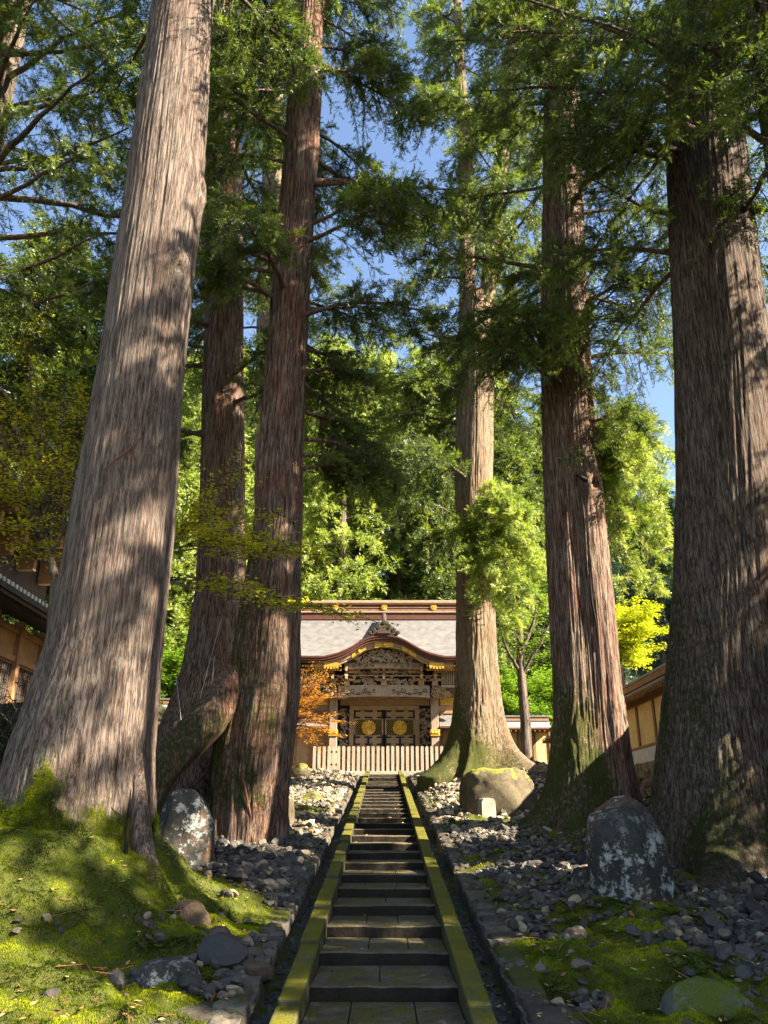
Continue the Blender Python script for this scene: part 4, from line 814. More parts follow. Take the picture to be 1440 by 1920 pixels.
goldplate(-.58, .58, d1=.33); goldplate(-2.0, -1.13); goldplate(1.13, 2.0)
for s in (-1, 1):
    g = Geo(); x0, x1 = sorted((s*2.80, s*3.72)); g.bb(x0, x1, YE+.22, YE+.28, zE-.62, zE-.38)
    for k in range(5): g.bb(x0+.02+k*.19, x0+.15+k*.19, YE+.20, YE+.24, zE-.78+.02*abs(k-2), zE-.62)
    gput(g, 'gilded_fitting', GOLD)
# eave rafters with gilt ends, two rows
g = Geo(); gg_ = Geo()
for s in (-1, 1):
    for k in range(26):
        x = s*(2.7+k*.165)
        for (yy, zz) in ((YE+.32, zE-.55), (YE+.75, zE-.72)):
            M = Matrix.Rotation(0.18, 3, 'X'); g.box((x, yy+1.3, zz+.22), (.045, 1.35, .055), 0, M=M); gg_.box((x, yy-.03, zz-.02), (.05, .02, .06), 0, M=M)
gput(g, 'eave_rafters', WOOD); gput(gg_, 'gilded_rafter_ends', GOLD)
for s in (-1, 1):                                                      # upright striped soffit grilles either side
    g = Geo()
    for k in range(22):
        x = s*(gX(1205, 51)+k*.12); g.bb(x-.035, x+.035, 50.6, 50.72, gZ(775, 50.6), gZ(668, 50.6))
    x0, x1 = sorted((s*gX(1195, 51), s*(gX(1195, 51)+2.7))); g.bb(x0, x1, 50.73, 50.8, gZ(778, 50.6), gZ(660, 50.6), 1); g.bb(x0, x1, 50.55, 50.75, gZ(800, 50.6), gZ(780, 50.6)-.004)
    gput(g, 'soffit_grille', [WOODP, WOODD])
# carved gable panel and swirls
def swirl(g, x, z, y, q, sgn=1, turns=1.6, rad=.03, ph=0.0):
    a = np.linspace(0, turns*2*PI, 30); rr = np.linspace(q, q*.1, 30); g.tube(np.c_[x+sgn*rr*np.cos(a+ph), np.full(30, y), z+rr*np.sin(a+ph)], np.linspace(rad, rad*.5, 30), 5, 0)
def relief(g, x0, x1, z0, z1, y, r, dens=26, topf=None, rad=.03):
    for _ in range(int(dens*(x1-x0)*(z1-z0))):
        x, z = r.uniform(x0, x1), r.uniform(z0, z1)
        if topf is not None and z > topf(x)-.06: continue
        if r.uniform() < .45: swirl(g, x, z, y-r.uniform(0, .04), r.uniform(.06, .13), r.choice([-1, 1]), r.uniform(.9, 1.6), rad, r.uniform(0, 6))
        else:
            t = np.linspace(0, 1, 9); dx, dz = r.uniform(.12, .4)*r.choice([-1, 1]), r.uniform(-.12, .12); g.tube(np.c_[x+dx*t, np.full(9, y-.03*np.sin(t*PI)), z+dz*t+.06*np.sin(t*2*PI*r.uniform(.6, 1.2))], rad*np.sin(t*PI)**.5+.008, 5, 0)
r = np.random.default_rng(77)
yg = YE+.85; g = Geo(); xx = np.linspace(-2.1, 2.1, 50); top = zE+Kx(xx)-.66; bot = gZ(600, yg); m = 50; i = np.arange(m-1)
top = np.maximum(top, bot+.02); g.add(np.r_[np.c_[xx, np.full(m, yg), np.full(m, bot)], np.c_[xx, np.full(m, yg), top]], np.stack([i, i+1, i+m+1, i+m], 1), 1)
relief(g, -1.9, 1.9, bot, bot+.85, yg-.03, r, 60, lambda x: zE+float(Kx(x))-.68, .032); gput(g, 'carved_gable', [WOODP, WOODD])
# stacked beams and brackets
g = Geo(); yb2 = YE+1.0
def rainbow(g, cx0, cx1, cyt, cyb, y, arch=.12, dep=.35, mt=0):
    x0, x1 = gX(cx0, y), gX(cx1, y); z1_, z0_ = gZ(cyt, y), gZ(cyb, y); u = np.linspace(-1, 1, 40); xs_ = x0+(x1-x0)*(u+1)/2
    lo = z0_+arch*(1-np.abs(u)**4); up = z1_+0*u+.05*(1-u*u); P_ = [(a, b) for a, b in zip(xs_, lo)]+[(a, b) for a, b in zip(xs_[::-1], up[::-1])]
    m = 40; i = np.arange(m-1); V = np.r_[np.c_[xs_, np.full(m, y), lo], np.c_[xs_, np.full(m, y), up], np.c_[xs_, np.full(m, y+dep), lo], np.c_[xs_, np.full(m, y+dep), up]]
    g.add(V, np.r_[np.stack([i, i+1, i+m+1, i+m], 1), np.stack([i+2*m, i+2*m+1, i+1, i], 1), np.stack([i+m, i+m+1, i+3*m+1, i+3*m], 1), [[0, m, 3*m, 2*m], [m-1, 3*m-1, 4*m-1, 2*m-1]]], mt)
rainbow(g, 420, 1060, 604, 660, yb2, .1); g3 = []
for s in (-1, 1):
    for k in range(5): g3.append((s*(.75+.38*k), gZ(632, yb2)+.03*(-1)**k, yb2-.01, .13, s*(-1)**k, 1.3, .018))
for q in g3: swirl(g, *q); g.F[-1] = (g.F[-1][0], 1, True); g.F[-2] = (g.F[-2][0], 1, True); g.F[-3] = (g.F[-3][0], 1, True)
gput(g, 'upper_beam', [WOODP, WOODD])
g = Geo(); yk = YE+1.6; rainbow(g, 372, 1108, 786, 880, yk, .14, .5)
rainbow(g, 372, 1108, 868, 884, yk-.05, .10, .3)
for s in (-1, 1):
    for k, (dx, q) in enumerate(((.62, .08), (.9, .13), (1.25, .17), (1.6, .13), (1.95, .17), (2.3, .11), (2.55, .14))): swirl(g, s*dx, gZ(838-12*(-1)**k, yk), yk-.01, q, s*(-1)**k, 1.4, .024, k)
    t = np.linspace(0, 1, 20); g.tube(np.c_[s*(.55+2.2*t), np.full(20, yk-.012), gZ(845, yk)+.07*np.sin(t*9)], .018, 5)
nb0 = 2
g.F = g.F[:nb0]+[(f, 1, sm) for f, m_, sm in g.F[nb0:]]
gput(g, 'rainbow_beam', [WOODP, WOODD])
g = Geo(); zb = [gZ(c, yk) for c in (785, 750, 722, 690, 662)]
for cxb in (330, 440, 740, 1040, 1150):
    x = gX(cxb, yk)
    g.bb(x-.18, x+.18, yk-.1, yk+.3, zb[0]-.02, zb[1], 0)
    for lvl, (hw, z) in enumerate(((.55, zb[1]), (.85, zb[3]))):
        g.prism([(x-hw, z+.07), (x-hw, z+.15), (x+hw, z+.15), (x+hw, z+.07), (x+hw*.8, z), (x-hw*.8, z)], yk-.16-.05*lvl, yk+.1)
        for q in (-1, -.5, 0, .5, 1) if lvl else (-1, 0, 1):
            xc = x+q*hw*.88; g.prism([(xc-.06, z+.155), (xc-.10, z+.22), (xc-.10, z+.28), (xc+.10, z+.28), (xc+.10, z+.22), (xc+.06, z+.155)], yk-.25-.05*lvl, yk+.05)
    for lvl in (0, 1): g.box((x, yk-.42, zb[1+2*lvl]+.10), (.06, .42, .06)); g.prism([(x-.06, zb[1+2*lvl]+.17), (x-.1, zb[1+2*lvl]+.25), (x-.1, zb[1+2*lvl]+.31), (x+.1, zb[1+2*lvl]+.31), (x+.1, zb[1+2*lvl]+.25), (x+.06, zb[1+2*lvl]+.17)], yk-.84, yk-.66)
for zz in (zb[1]+.29, zb[3]+.30): g.bb(-3.6, 3.6, yk-.12, yk+.02, zz, zz+.07)
g.bb(-3.7, 3.7, yk+.3, yk+.4, zb[0], zb[4]+.6, 1)
gput(g, 'bracket_complex', [WOOD, WOODD])
g = Geo()
for a, b in ((520, 680), (800, 960)):
    for c, d in ((785, 730), (705, 668)): relief(g, gX(a, yk), gX(b, yk), gZ(c, yk)+.03, gZ(d, yk), yk+.05, r, 75, None, .034)
gput(g, 'carved_panel', [WOODP])
for s in (-1, 1):                                                      # carved beam noses beyond the pillars
    g = Geo(); x0 = s*3.1
    for k in range(22): swirl(g, x0+s*r.uniform(0, 1.0), gZ(835, yk)+r.uniform(-.3, .28), yk-.12+r.uniform(-.12, .12), r.uniform(.08, .16), s*r.choice([-1, 1]), 1.3, .045, r.uniform(0, 6))
    g.box((x0+s*.3, yk+.1, gZ(830, yk)), (.42, .12, .17)); gput(g, 'carved_nose', [WOOD])
# pillars
yp = 51.3
for s in (-1, 1):
    g = Geo(); x = s*gX(1140, yp); g.bb(x-.24, x+.24, yp-.24, yp+.24, GB, gZ(870, yp)); pl = gput(g, 'pillar', WOODV, bevel=.03)
    g = Geo(); z0_, z1_ = gZ(1190, yp), gZ(1138, yp); g.bb(x-.30, x+.30, yp-.30, yp+.30, z0_, z1_)
    for q in (-.16, 0, .16): g.revolve([(0, .04), (.06, .03), (.07, 0)], (x+q, yp-.31, (z0_+z1_)/2), 12, 0, 'y')
    o = g.build('gilded_band', GOLD, bevel=.02); o.parent = pl
    g = Geo(); xx_ = x-s*0.12; g.bb(xx_-.07, xx_+.07, yp-.29, yp-.245, gZ(955, yp), gZ(878, yp)); o = g.build('nameplate', WOODO); o.parent = pl
# lintels, frame, doors
yd = 53.0; g = Geo(); fx = lambda c: gX(c, yd)
g.bb(fx(392), fx(1100), yd-.05, yd+.2, gZ(945, yd)+.02, gZ(870, yd), 0); g.bb(fx(392), fx(1100), yd-.45, yd-.1, gZ(900, yd), gZ(884, yd)+.25, 0)
g.bb(fx(468), fx(1018), yd-.14, yd+.16, gZ(980, yd), gZ(946, yd), 0)
for a, b in ((466, 500), (985, 1020)): g.bb(fx(a), fx(b), yd-.12, yd+.14, GB, gZ(981, yd), 0)
g.bb(fx(392), fx(1100), yd-.2, yd+.2, GB, GB+.35, 0)
gput(g, 'door_frame', WOOD)
for a, b in ((632, 672), (715, 768), (812, 858)):
    g = Geo(); g.bb(fx(a), fx(b), yd-.5, yd-.46, gZ(892, yd), gZ(878, yd)); gput(g, 'gilded_strip', GOLD)
for s in (-1, 1):
    g = Geo(); x0, x1 = sorted((s*fx(1024), s*fx(1092))); g.bb(x0, x1, yd, yd+.1, GB, gZ(965, yd), 1); relief(g, x0+.08, x1-.08, GB+.9, gZ(975, yd), yd-.02, r, 60, None, .04); gput(g, 'carved_side_panel', [WOODP, WOODD])
for a, b in ((502, 735), (747, 984)):
    x0, x1 = fx(a), fx(b); zt_, zb_ = gZ(982, yd), GB+.36; z1_, z2_ = gZ(1048, yd), gZ(1188, yd)
    dr = Geo(); 
    for u in (x0, x1-.10): dr.bb(u, u+.10, yd-.05, yd+.05, zb_, zt_)
    for z in (zt_-.12, z1_-.05, z2_-.06, (z2_+zb_)/2, zb_): dr.bb(x0+.1, x1-.1, yd-.04, yd+.04, z, z+.12)
    dr.bb(x0+.1, x1-.1, yd, yd+.03, zb_, z2_); dr.bb(x0+.1, x1-.1, yd, yd+.03, z1_+.06, zt_); door = gput(dr, 'door', WOOD)
    lt = Geo(); lt.bb(x0+.1, x1-.1, yd+.035, yd+.05, z2_, z1_, 1); stp = .125; w_ = (x1-x0-.2); h_ = z1_-z2_
    for sgn in (-1, 1):
        for k in np.arange(-h_, w_, stp):
            a0 = max(k, 0); a1 = min(k+h_, w_)
            if a1-a0 < .05: continue
            za, zb2 = a0-k, a1-k; 
            if sgn < 0: za, zb2 = h_-za, h_-zb2
            lt.tube([(x0+.1+a0, yd+.005, z2_+za), (x0+.1+a1, yd+.005, z2_+zb2)], .02, 4, 0)
    lo = gput(lt, 'lattice', [WOODD, LATBACK], None); lo.parent = door
    mo = mum((x0+x1)/2, yd-.06, gZ(1120, yd), .47, 'chrysanthemum_crest', None); mo.parent = door
    class Sp:
        def bb(q, *a):
            i_ = Geo(); i_.bb(*a); o = gput(i_, 'iron_fitting', IRON, None); o.parent = door
    ir = Sp()
    for z in (gZ(990, yd), gZ(1040, yd), gZ(1196, yd), gZ(1252, yd)):
        for q0, q1 in ((x0, x0+.42), ((x0+x1)/2-.26, (x0+x1)/2+.26), (x1-.42, x1)): ir.bb(q0, q1, yd-.075, yd-.052, z-.045, z+.045)
    for u in (x0-.01, x1-.11): ir.bb(u, u+.12, yd-.078, yd-.054, zb_, z2_+.1); ir.bb(u, u+.12, yd-.078, yd-.054, z1_, zt_)
    ir.bb((x0+x1)/2-.06, (x0+x1)/2+.06, yd-.079, yd-.055, zb_, z2_)
g = Geo(); g.bb(-5.8, 5.8, yd+.3, 57, GB, zE+.5); gput(g, 'inner_wall', WOODD)
g = Geo(); g.bb(-6.3, 6.3, 49.6, 58, GB-.4, GB+.10); gput(g, 'stone_base', EDGE, bevel=.03)
# sleeve walls either side of the doors with gilded friezes
for s in (-1, 1):
    ys_ = 52.0; X = lambda c: s*gX(c, ys_)
    def S(g, c0, c1, z0, z1, y0, y1, m=0): a, b = sorted((X(c0), X(c1))); g.bb(a, b, y0, y1, z0, z1, m)
    g = Geo(); S(g, 1175, 1560, GB, gZ(800, ys_), ys_+.1, ys_+.25, 0); S(g, 1172, 1560, gZ(1008, ys_), gZ(985, ys_), ys_-.05, ys_+.1, 1)
    S(g, 1172, 1560, gZ(875, ys_), gZ(862, ys_), ys_-.35, ys_+.1, 1); S(g, 1172, 1560, GB+.5, GB+.7, ys_-.05, ys_+.1, 1)
    for k in range(26): x = X(1180+k*14.5); g.bb(x-.022, x+.022, ys_-.4, ys_+.1, gZ(860, ys_), gZ(825, ys_), 2)
    for c in (1190, 1310, 1430, 1550): S(g, c, c+14, GB, gZ(986, ys_), ys_-.06, ys_+.1, 1)
    gput(g, 'sleeve_wall', [WOOD, WOODO, WOODP])
    g = Geo(); S(g, 1190, 1540, gZ(940, ys_), gZ(882, ys_), ys_-.02, ys_+.08, 0)
    for k in range(30): swirl(g, X(1196+k*11.4), gZ(911+8*(-1)**k, ys_), ys_-.03, .12, (-1)**k, 1.3, .022, k)
    gput(g, 'gilded_frieze', [GOLD])
    g = Geo(); u = np.linspace(0, 1, 16); yy = ys_-1.0+u*1.0; zz = gZ(1120, ys_)+(gZ(1020, ys_)-gZ(1120, ys_))*u**1.25
    a, b = sorted((X(1172), X(1600))); XX, YY = np.meshgrid([a, b], yy, indexing='ij'); g.grid(XX, YY, np.tile(zz, (2, 1)), 0); g.bb(a, b, ys_-1.0, ys_-.9, zz[0]-.12, zz[0]-.004, 1)
    for k in range(14): x = X(1180+k*28); g.bb(x-.03, x+.03, ys_-.9, ys_, zz[0]-.2, zz[0]-.12, 1)
    gput(g, 'lower_eave', [ROOF, WOODR])
# ------------------------------------------------------------------ picket fence
fe = thing('picket_fence', 'low pale wooden picket fence standing across the front of the gate', 'fence', (0, 48.3, GB))
x = gX(197, 48.3); i = 0; zt0 = gZ(1266, 48.3); stp = gX(740+38.2, 48.3)
while x < gX(1250, 48.3):
    g = Geo(); dz = rng.uniform(-.015, .015); lean = rng.uniform(-.008, .008); wz = .085
    g.add([[x-wz, 48.27, GB+.02], [x+wz, 48.27, GB+.02], [x+wz+lean, 48.27, zt0+dz-.04], [x+lean, 48.27, zt0+dz], [x-wz+lean, 48.27, zt0+dz-.04], [x-wz, 48.32, GB+.02], [x+wz, 48.32, GB+.02], [x+wz+lean, 48.32, zt0+dz-.04], [x+lean, 48.32, zt0+dz], [x-wz+lean, 48.32, zt0+dz-.04]],
          [[0, 1, 2, 3, 4]]); g.add(g.V[0][0], [[9, 8, 7, 6, 5]]); g.add(g.V[0][0], [[0, 5, 6, 1], [1, 6, 7, 2], [2, 7, 8, 3], [3, 8, 9, 4], [4, 9, 5, 0]])
    o = g.build('picket', WOODP, fe); o.location = (0, -48.3, -GB); x += stp; i += 1
for z in (GB+.35, GB+1.05):
    g = Geo(); g.bb(gX(190, 48.3), gX(1255, 48.3), 48.325, 48.40, z, z+.10); o = g.build('rail', WOODR, fe); o.location = (0, -48.3, -GB)
g = Geo(); g.bb(gX(185, 48.3), gX(1260, 48.3), 48.15, 48.55, GB-.25, GB+.015); tag(g.build('stone_sill', stone_mat('pale_sill', (.3, .26, .2), (.45, .4, .32), sc=2), bevel=.02), 'long pale stone sill under the picket fence', 'stone sill')
# ------------------------------------------------------------------ yellow walls
def roof_strip(g, p0, p1, zeave, zridge, half, mt=0, mf=1, thick=.14, rafters=True):
    """double-pitched wall roof along p0-p1 (x,y), with fascia and rafters"""
    p0, p1 = np.array(p0, float), np.array(p1, float); d = p1-p0; L = np.linalg.norm(d); d /= L; nrm = np.array([-d[1], d[0]])
    for s in (-1, 1):
        u = np.linspace(0, 1, 8); off = half*(1-u); zz = zeave+(zridge-zeave)*(0.4*u+0.6*u**1.4)
        A = np.array([[*(p0+nrm*s*o), z] for o, z in zip(off, zz)]); B = np.array([[*(p1+nrm*s*o), z] for o, z in zip(off, zz)])
        X = np.stack([A[:, 0], B[:, 0]]); Yy = np.stack([A[:, 1], B[:, 1]]); Z = np.stack([A[:, 2], B[:, 2]])
        if s < 0: X, Yy, Z = X[::-1], Yy[::-1], Z[::-1]
        g.grid(X, Yy, Z, mt, True)
        e0, e1 = p0+nrm*s*half, p1+nrm*s*half
        for (w0, h0_, h1_) in ((0, 0, thick*.5), (.04, thick*.5, thick)):
            a0, a1 = p0+nrm*s*(half-w0), p1+nrm*s*(half-w0)
            g.add([[*a0, zeave-h0_], [*a1, zeave-h0_], [*a1, zeave-h1_], [*a0, zeave-h1_]], [[0, 1, 2, 3]], mf)
        g.add([[*e0, zeave-thick], [*e1, zeave-thick], [*(p1+nrm*s*.05), zeave-thick+.1], [*(p0+nrm*s*.05), zeave-thick+.1]], [[0, 1, 2, 3]], mf)
        if rafters:
            n_ = int(L/.28)
            for k in range(n_):
                c = p0+d*(k+.5)*L/n_+nrm*s*(half*.5); an = math.atan2(d[1], d[0]); g.box((c[0], c[1], zeave-thick-.045), (.045, half*.48, .04), mf, rz=an)
    an = math.atan2(d[1], d[0]); c = (p0+p1)/2; g.box((c[0], c[1], zridge+.10), (L/2, .14, .12), mf, rz=an); g.box((c[0], c[1], zridge+.26), (L/2+.05, .19, .04), mt, rz=an)
def yellow_wall(label, p0, p1, zb, zy0, zy1, side, posts, stone=True):
    p0, p1 = np.array(p0, float), np.array(p1, float); d = p1-p0; L = np.linalg.norm(d); d /= L; an = math.atan2(d[1], d[0]); nr = np.array([-d[1], d[0]])*side
    t = thing('temple_wall', label, 'wall', (*p0, zb))
    def B(g, a, b, z0, z1, o0, o1, m=0):
        c = p0+d*(a+b)/2+nr*(o0+o1)/2; g.box((c[0], c[1], (z0+z1)/2), ((b-a)/2, abs(o1-o0)/2, (z1-z0)/2), m, rz=an)
    def put_(g, n, m): o = g.build(n, m, t); o.location = tuple(-v for v in t.location)
    g = Geo(); B(g, 0, L, zy0, zy1, -.12, .12); put_(g, 'plaster_panel', PLASTER_Y)
    g = Geo()
    for k in range(5): z = zy0+(zy1-zy0)*(k+.75)/5.6; B(g, 0, L, z-.012, z+.012, .12, .126)
    put_(g, 'white_lines', WHITE)
    g = Geo(); 
    for k in range(posts+1): a = L*k/posts; B(g, max(a-.09, 0), min(a+.09, L), zy0, zy1+.1, .11, .19)
    B(g, 0, L, zy0-.14, zy0, -.2, .22); B(g, 0, L, zy1, zy1+.14, -.2, .21); put_(g, 'timber_frame', WOODO)
    g = Geo(); B(g, 0, L, zb, zy0-.144, -.3, .3); put_(g, 'plinth', WHITE if not stone else EDGE)
    g = Geo(); roof_strip(g, p0-d*.0, p1+d*.0, zy1+.24, zy1+.72, .85); put_(g, 'tiled_roof', [TILE if abs(d[0]) > .5 else TILEX, WOODO])
    return t
XW = 10.3
zy0, zy1 = P(0, 1412, 36)[2], P(0, 1343, 36)[2]
sw = yellow_wall('yellow plaster side wall with dark posts on a stone base at the right edge', (XW, 14), (XW, 49.6), float(zy0)-.65, float(zy0), float(zy1), 1, 17, False)
# fieldstone footing under the side wall
g = Geo(); r = np.random.default_rng(31)
for k in range(420):
    y = r.uniform(14, 49.5); zt_ = float(zy0)-.66; zb_ = float(ground(XW-.4, y))-.1
    if zt_-zb_ < .1: continue
    z = r.uniform(zb_, zt_-.1); V, Fc = rough_stone(2, 200+k % 20, .25); s = r.uniform(.16, .34); g.add(V*[s*.8, s*1.15, s]+[XW-.30+.0, y, min(z, zt_-s*.6)], Fc, 0)
g.bb(XW-.35, XW+.35, 14, 49.5, 0.0, float(zy0)-.652, 0)
o = g.build('stone_footing', stone_mat('footing_stone', (.16, .11, .06), (.36, .27, .16), sc=2.5), sw); o.location = tuple(-v for v in sw.location)
yellow_wall('yellow plaster back wall with tiled roof beside the gate on the right', (5.2, 50.4), (XW-.2, 50.4), float(P(0, 1440, 50)[2])-.6, float(P(0, 1436, 50.4)[2]), float(P(0, 1368, 49.5)[2])-.1, -1, 5, False)
yellow_wall('yellow plaster wall end showing left of the gate between the left cedars', (-16, 50.4), (-6.3, 50.4), float(P(0, 1420, 50)[2])-.9, float(P(0, 1400, 50.4)[2]), float(P(0, 1335, 49.5)[2])-.1, -1, 8, False)
# ------------------------------------------------------------------ temple hall at the left
hall = thing('temple_hall', 'dim wooden temple hall with stacked tiled eaves behind the yellow maple at left', 'temple', (-15, 27, 3.5))
def hput(g, n, m, par=None): 
    o = g.build(n, m)
    o.parent = par or hall
    if par is None: o.location = (15, -27, -3.5)
    return o
g = Geo(); g.bb(-26, -14.6, 18, 36, 2.5, 9.0); hput(g, 'wall', WOODO)
g = Geo()
for y in np.arange(18, 36.1, 2.25): g.bb(-14.75, -14.4, y-.16, y+.16, 2.5, 9.2)
for z in (4.2, 5.2, 7.6, 8.7): g.bb(-14.62, -14.47, 18, 36, z, z+.22)
hput(g, 'timber_frame', WOODO)
for y in np.arange(18, 35, 2.25):
    g = Geo(); g.bb(-14.6, -14.55, y+.3, y+1.95, 5.5, 7.5); wn = hput(g, 'window', WHITE)
    g = Geo()
    for k in range(9): g.bb(-14.55, -14.49, y+.36+k*.19, y+.42+k*.19, 5.5, 7.5)
    for z in (5.9, 6.5, 7.1): g.bb(-14.54, -14.5, y+.3, y+1.95, z, z+.06)
    hput(g, 'lattice', WOODD, wn)
def eave(y0, y1, xe, xw, ze, zw, name):
    g = Geo(); u = np.linspace(0, 1, 14); X, Yy = np.meshgrid(xe+(xw-xe)*u, [y0, y1], indexing='ij'); Z = np.repeat((ze+(zw-ze)*(0.5*u+.5*u**1.4))[:, None], 2, 1); g.grid(X, Yy, Z, 0)
    for k in range(int((y1-y0)/.32)):
        y = y0+.16+k*.32; zz = ze+(zw-ze)*(0.5*u+.5*u**1.4)+.05; g.tube(np.c_[xe+(xw-xe)*u, np.full(14, y), zz], .07, 6, 0)
        g.revolve([(0, .03), (.075, .03), (.085, 0)], (xe+.02, y, ze+.05), 10, 2, 'y') if False else g.box((xe+.04, y, ze+.05), (.03, .07, .07), 2)
    g.bb(xe-.02, xe+.06, y0, y1, ze-.22, ze-.03, 1); g.bb(xe-.12, xe-.03, y0, y1, ze-.34, ze-.23, 1)
    for k in range(int((y1-y0)/.4)):
        y = y0+.2+k*.4; s = (zw-ze)/(xw-xe); M = Matrix.Rotation(-math.atan(s*.7), 3, 'Y'); L = (xe-xw)/2-.1; g.box(((xe+xw)/2, y, (ze+zw)/2-.62), (L, .07, .09), 1, M=M)
    g.add([[xe, y0, ze-.2], [xe, y1, ze-.2], [xw, y1, zw-.45], [xw, y0, zw-.45]], [[0, 1, 2, 3]], 1); g.add([[xe, y0, ze], [xe, y0, ze-.3], [xw, y0, zw-.5], [xw, y0, zw]], [[0, 1, 2, 3]], 1)
    return hput(g, name, [TILE, WOODD, WHITE])
eave(16, 37, -12.6, -16.5, 9.2, 11.2, 'lower_roof')
g = Geo(); g.bb(-26, -15.5, 18.5, 35.5, 10.5, 15); hput(g, 'upper_wall', WOODD)
eave(14.5, 38.5, -11.9, -19, 14.2, 20.5, 'upper_roof')
for y in np.arange(19, 36, 2.2):
    g = Geo()
    for k in range(4): g.bb(-15.4, -14.7+.5*k, y-.15, y+.15, 11.6+.5*k, 11.9+.5*k+.196)
    hput(g, 'bracket', WOODO)
# ------------------------------------------------------------------ broadleaf foliage
def leaves(g, C, N, r, size, mat=0, flatn=0.35, var=None):
    n = len(C); nr = np.c_[r.normal(0, flatn, n), r.normal(0, flatn, n), np.ones(n)]; nr /= np.linalg.norm(nr, axis=1)[:, None]
    a = np.cross(nr, r.normal(size=(n, 3))); a /= np.linalg.norm(a, axis=1)[:, None]; b = np.cross(nr, a); s = (size*r.uniform(.6, 1.25, n))[:, None]
    v = np.clip(r.normal(.5, .2, n), 0, 1) if var is None else var
    for k in (-1, 0, 1):                                             # three pointed lobes per leaf
        d = a*math.cos(k*.95)+b*math.sin(k*.95); e = np.cross(nr, d); l = 1.0 if k == 0 else .8
        g.soup(np.stack([C-d*s*.12, C+d*s*.42*l-e*s*.20, C+d*s*l-nr*s*.12, C+d*s*.42*l+e*s*.20], 1), mat, v)
def leaf_branch(g, path, r, rad=.05, tw=16, tl=.9, per=26, size=.06, mats=(0, 1), flat=.12, start=.2, up=.15):
    path = np.asarray(path); n = len(path); t = np.linspace(0, 1, n); g.tube(path, np.linspace(rad, rad*.2, n), 6, mats[1], cap=False); CC = []
    for i in range(tw):
        s = start+(1-start)*(i+r.uniform(0, 1))/tw; p = np.array([np.interp(s, t, path[:, k]) for k in range(3)]); j = min(int(s*(n-1)), n-2); ax = path[j+1]-path[j]; ax /= np.linalg.norm(ax)+1e-9
        sd = np.cross(ax, [0, 0, 1.]); sd /= np.linalg.norm(sd)+1e-9; d = ax*r.uniform(.3, 1)+sd*(1 if i % 2 else -1)*r.uniform(.5, 1.1)+[0, 0, r.normal(up*.3, flat)]; d /= np.linalg.norm(d)
        L = tl*r.uniform(.5, 1.2); u = np.linspace(0, 1, 6)[:, None]; tp = p+d*u*L+np.cumsum(r.normal(0, .03*L, (6, 3)), 0)*u; g.tube(tp, np.linspace(.012, .004, 6), 3, mats[1], cap=False)
        k = int(per*r.uniform(.6, 1.3)); q = r.uniform(.15, 1.05, k); bp = p+d*q[:, None]*L+r.normal(0, 1, (k, 3))*[.13*L+.04, .13*L+.04, .05*L+.015]; CC.append(bp)
    leaves(g, np.concatenate(CC), None, r, size, mats[0])
# yellow maple at left: dark stem, boughs on both sides of the thick cedar
r = np.random.default_rng(301)
mp = thing('maple_tree', 'yellow-green maple with a thin dark stem in front of the temple hall', 'tree', (-8.9, 20.5, ground(-8.9, 20.5)))
Ym = 20.5; g = Geo(); base = np.array([-8.9, 20.5, ground(-8.9, 20.5)-.2])
stem = np.array([base, P(95, 1300, Ym), P(96, 1180, Ym), P(104, 1085, Ym), P(80, 1000, Ym), P(60, 930, Ym)]); g.tube(limb_path(stem[0], stem[1], r, n=6), np.linspace(.17, .14, 6), 10); g.tube(stem[1:], [.14, .13, .12, .10, .07], 10)
put(g, 'trunk', BARKF, mp)
g = Geo(); J = P(100, 1100, Ym)
tg = [((30, 760), 20), ((120, 720), 19.5), ((-30, 850), 19), ((60, 680), 20.5), ((150, 800), 19.5), ((10, 980), 18.5), ((60, 1040), 19.5), ((140, 900), 21), ((-40, 700), 20), ((90, 850), 18.8), ((-20, 920), 20), ((130, 650), 21), ((40, 900), 19), ((30, 640), 19), ((165, 740), 20), ((0, 800), 21), ((100, 950), 21), ((60, 500), 18.5)]
for (a, b), Y1 in tg: leaf_branch(g, limb_path(P(75+r.uniform(-15, 25), 1000+r.uniform(-30, 60), Ym), P(a, b, Y1), r, sag=.25, wob=.25), r, .05, 18, 1.0, 22, .08)
put(g, 'crown', [YELLOW, BARKF], mp)
g = Geo()
J2 = np.array([-8.6, 20.2, P(0, 1200, 20.3)[2]])
for (a, b), Y1, sz in (((560, 1020), 17.0, 1), ((440, 890), 18.2, 1), ((480, 960), 17.6, 1), ((390, 960), 18.4, 1), ((600, 1040), 16.8, 1), ((410, 1010), 17.8, 1), ((560, 1130), 16.5, 1), ((430, 1110), 17.4, .8), ((690, 1160), 16.0, .8), ((640, 1150), 16.3, .8), ((350, 990), 18.8, .9), ((500, 1010), 17.3, 1)):
    e = P(a, b, Y1); m_ = P(300, 1090 if b > 1060 else 1035, 18.8); p1 = limb_path(J2, m_, r, n=7, wob=.1); p2 = limb_path(m_, e, r, n=10, sag=.15, wob=.25)
    leaf_branch(g, np.r_[p1, p2[1:]], r, .035, int(17*sz), .75, 26, .075, start=.62)
put(g, 'side_bough', [YELLOW, BARKF], mp)
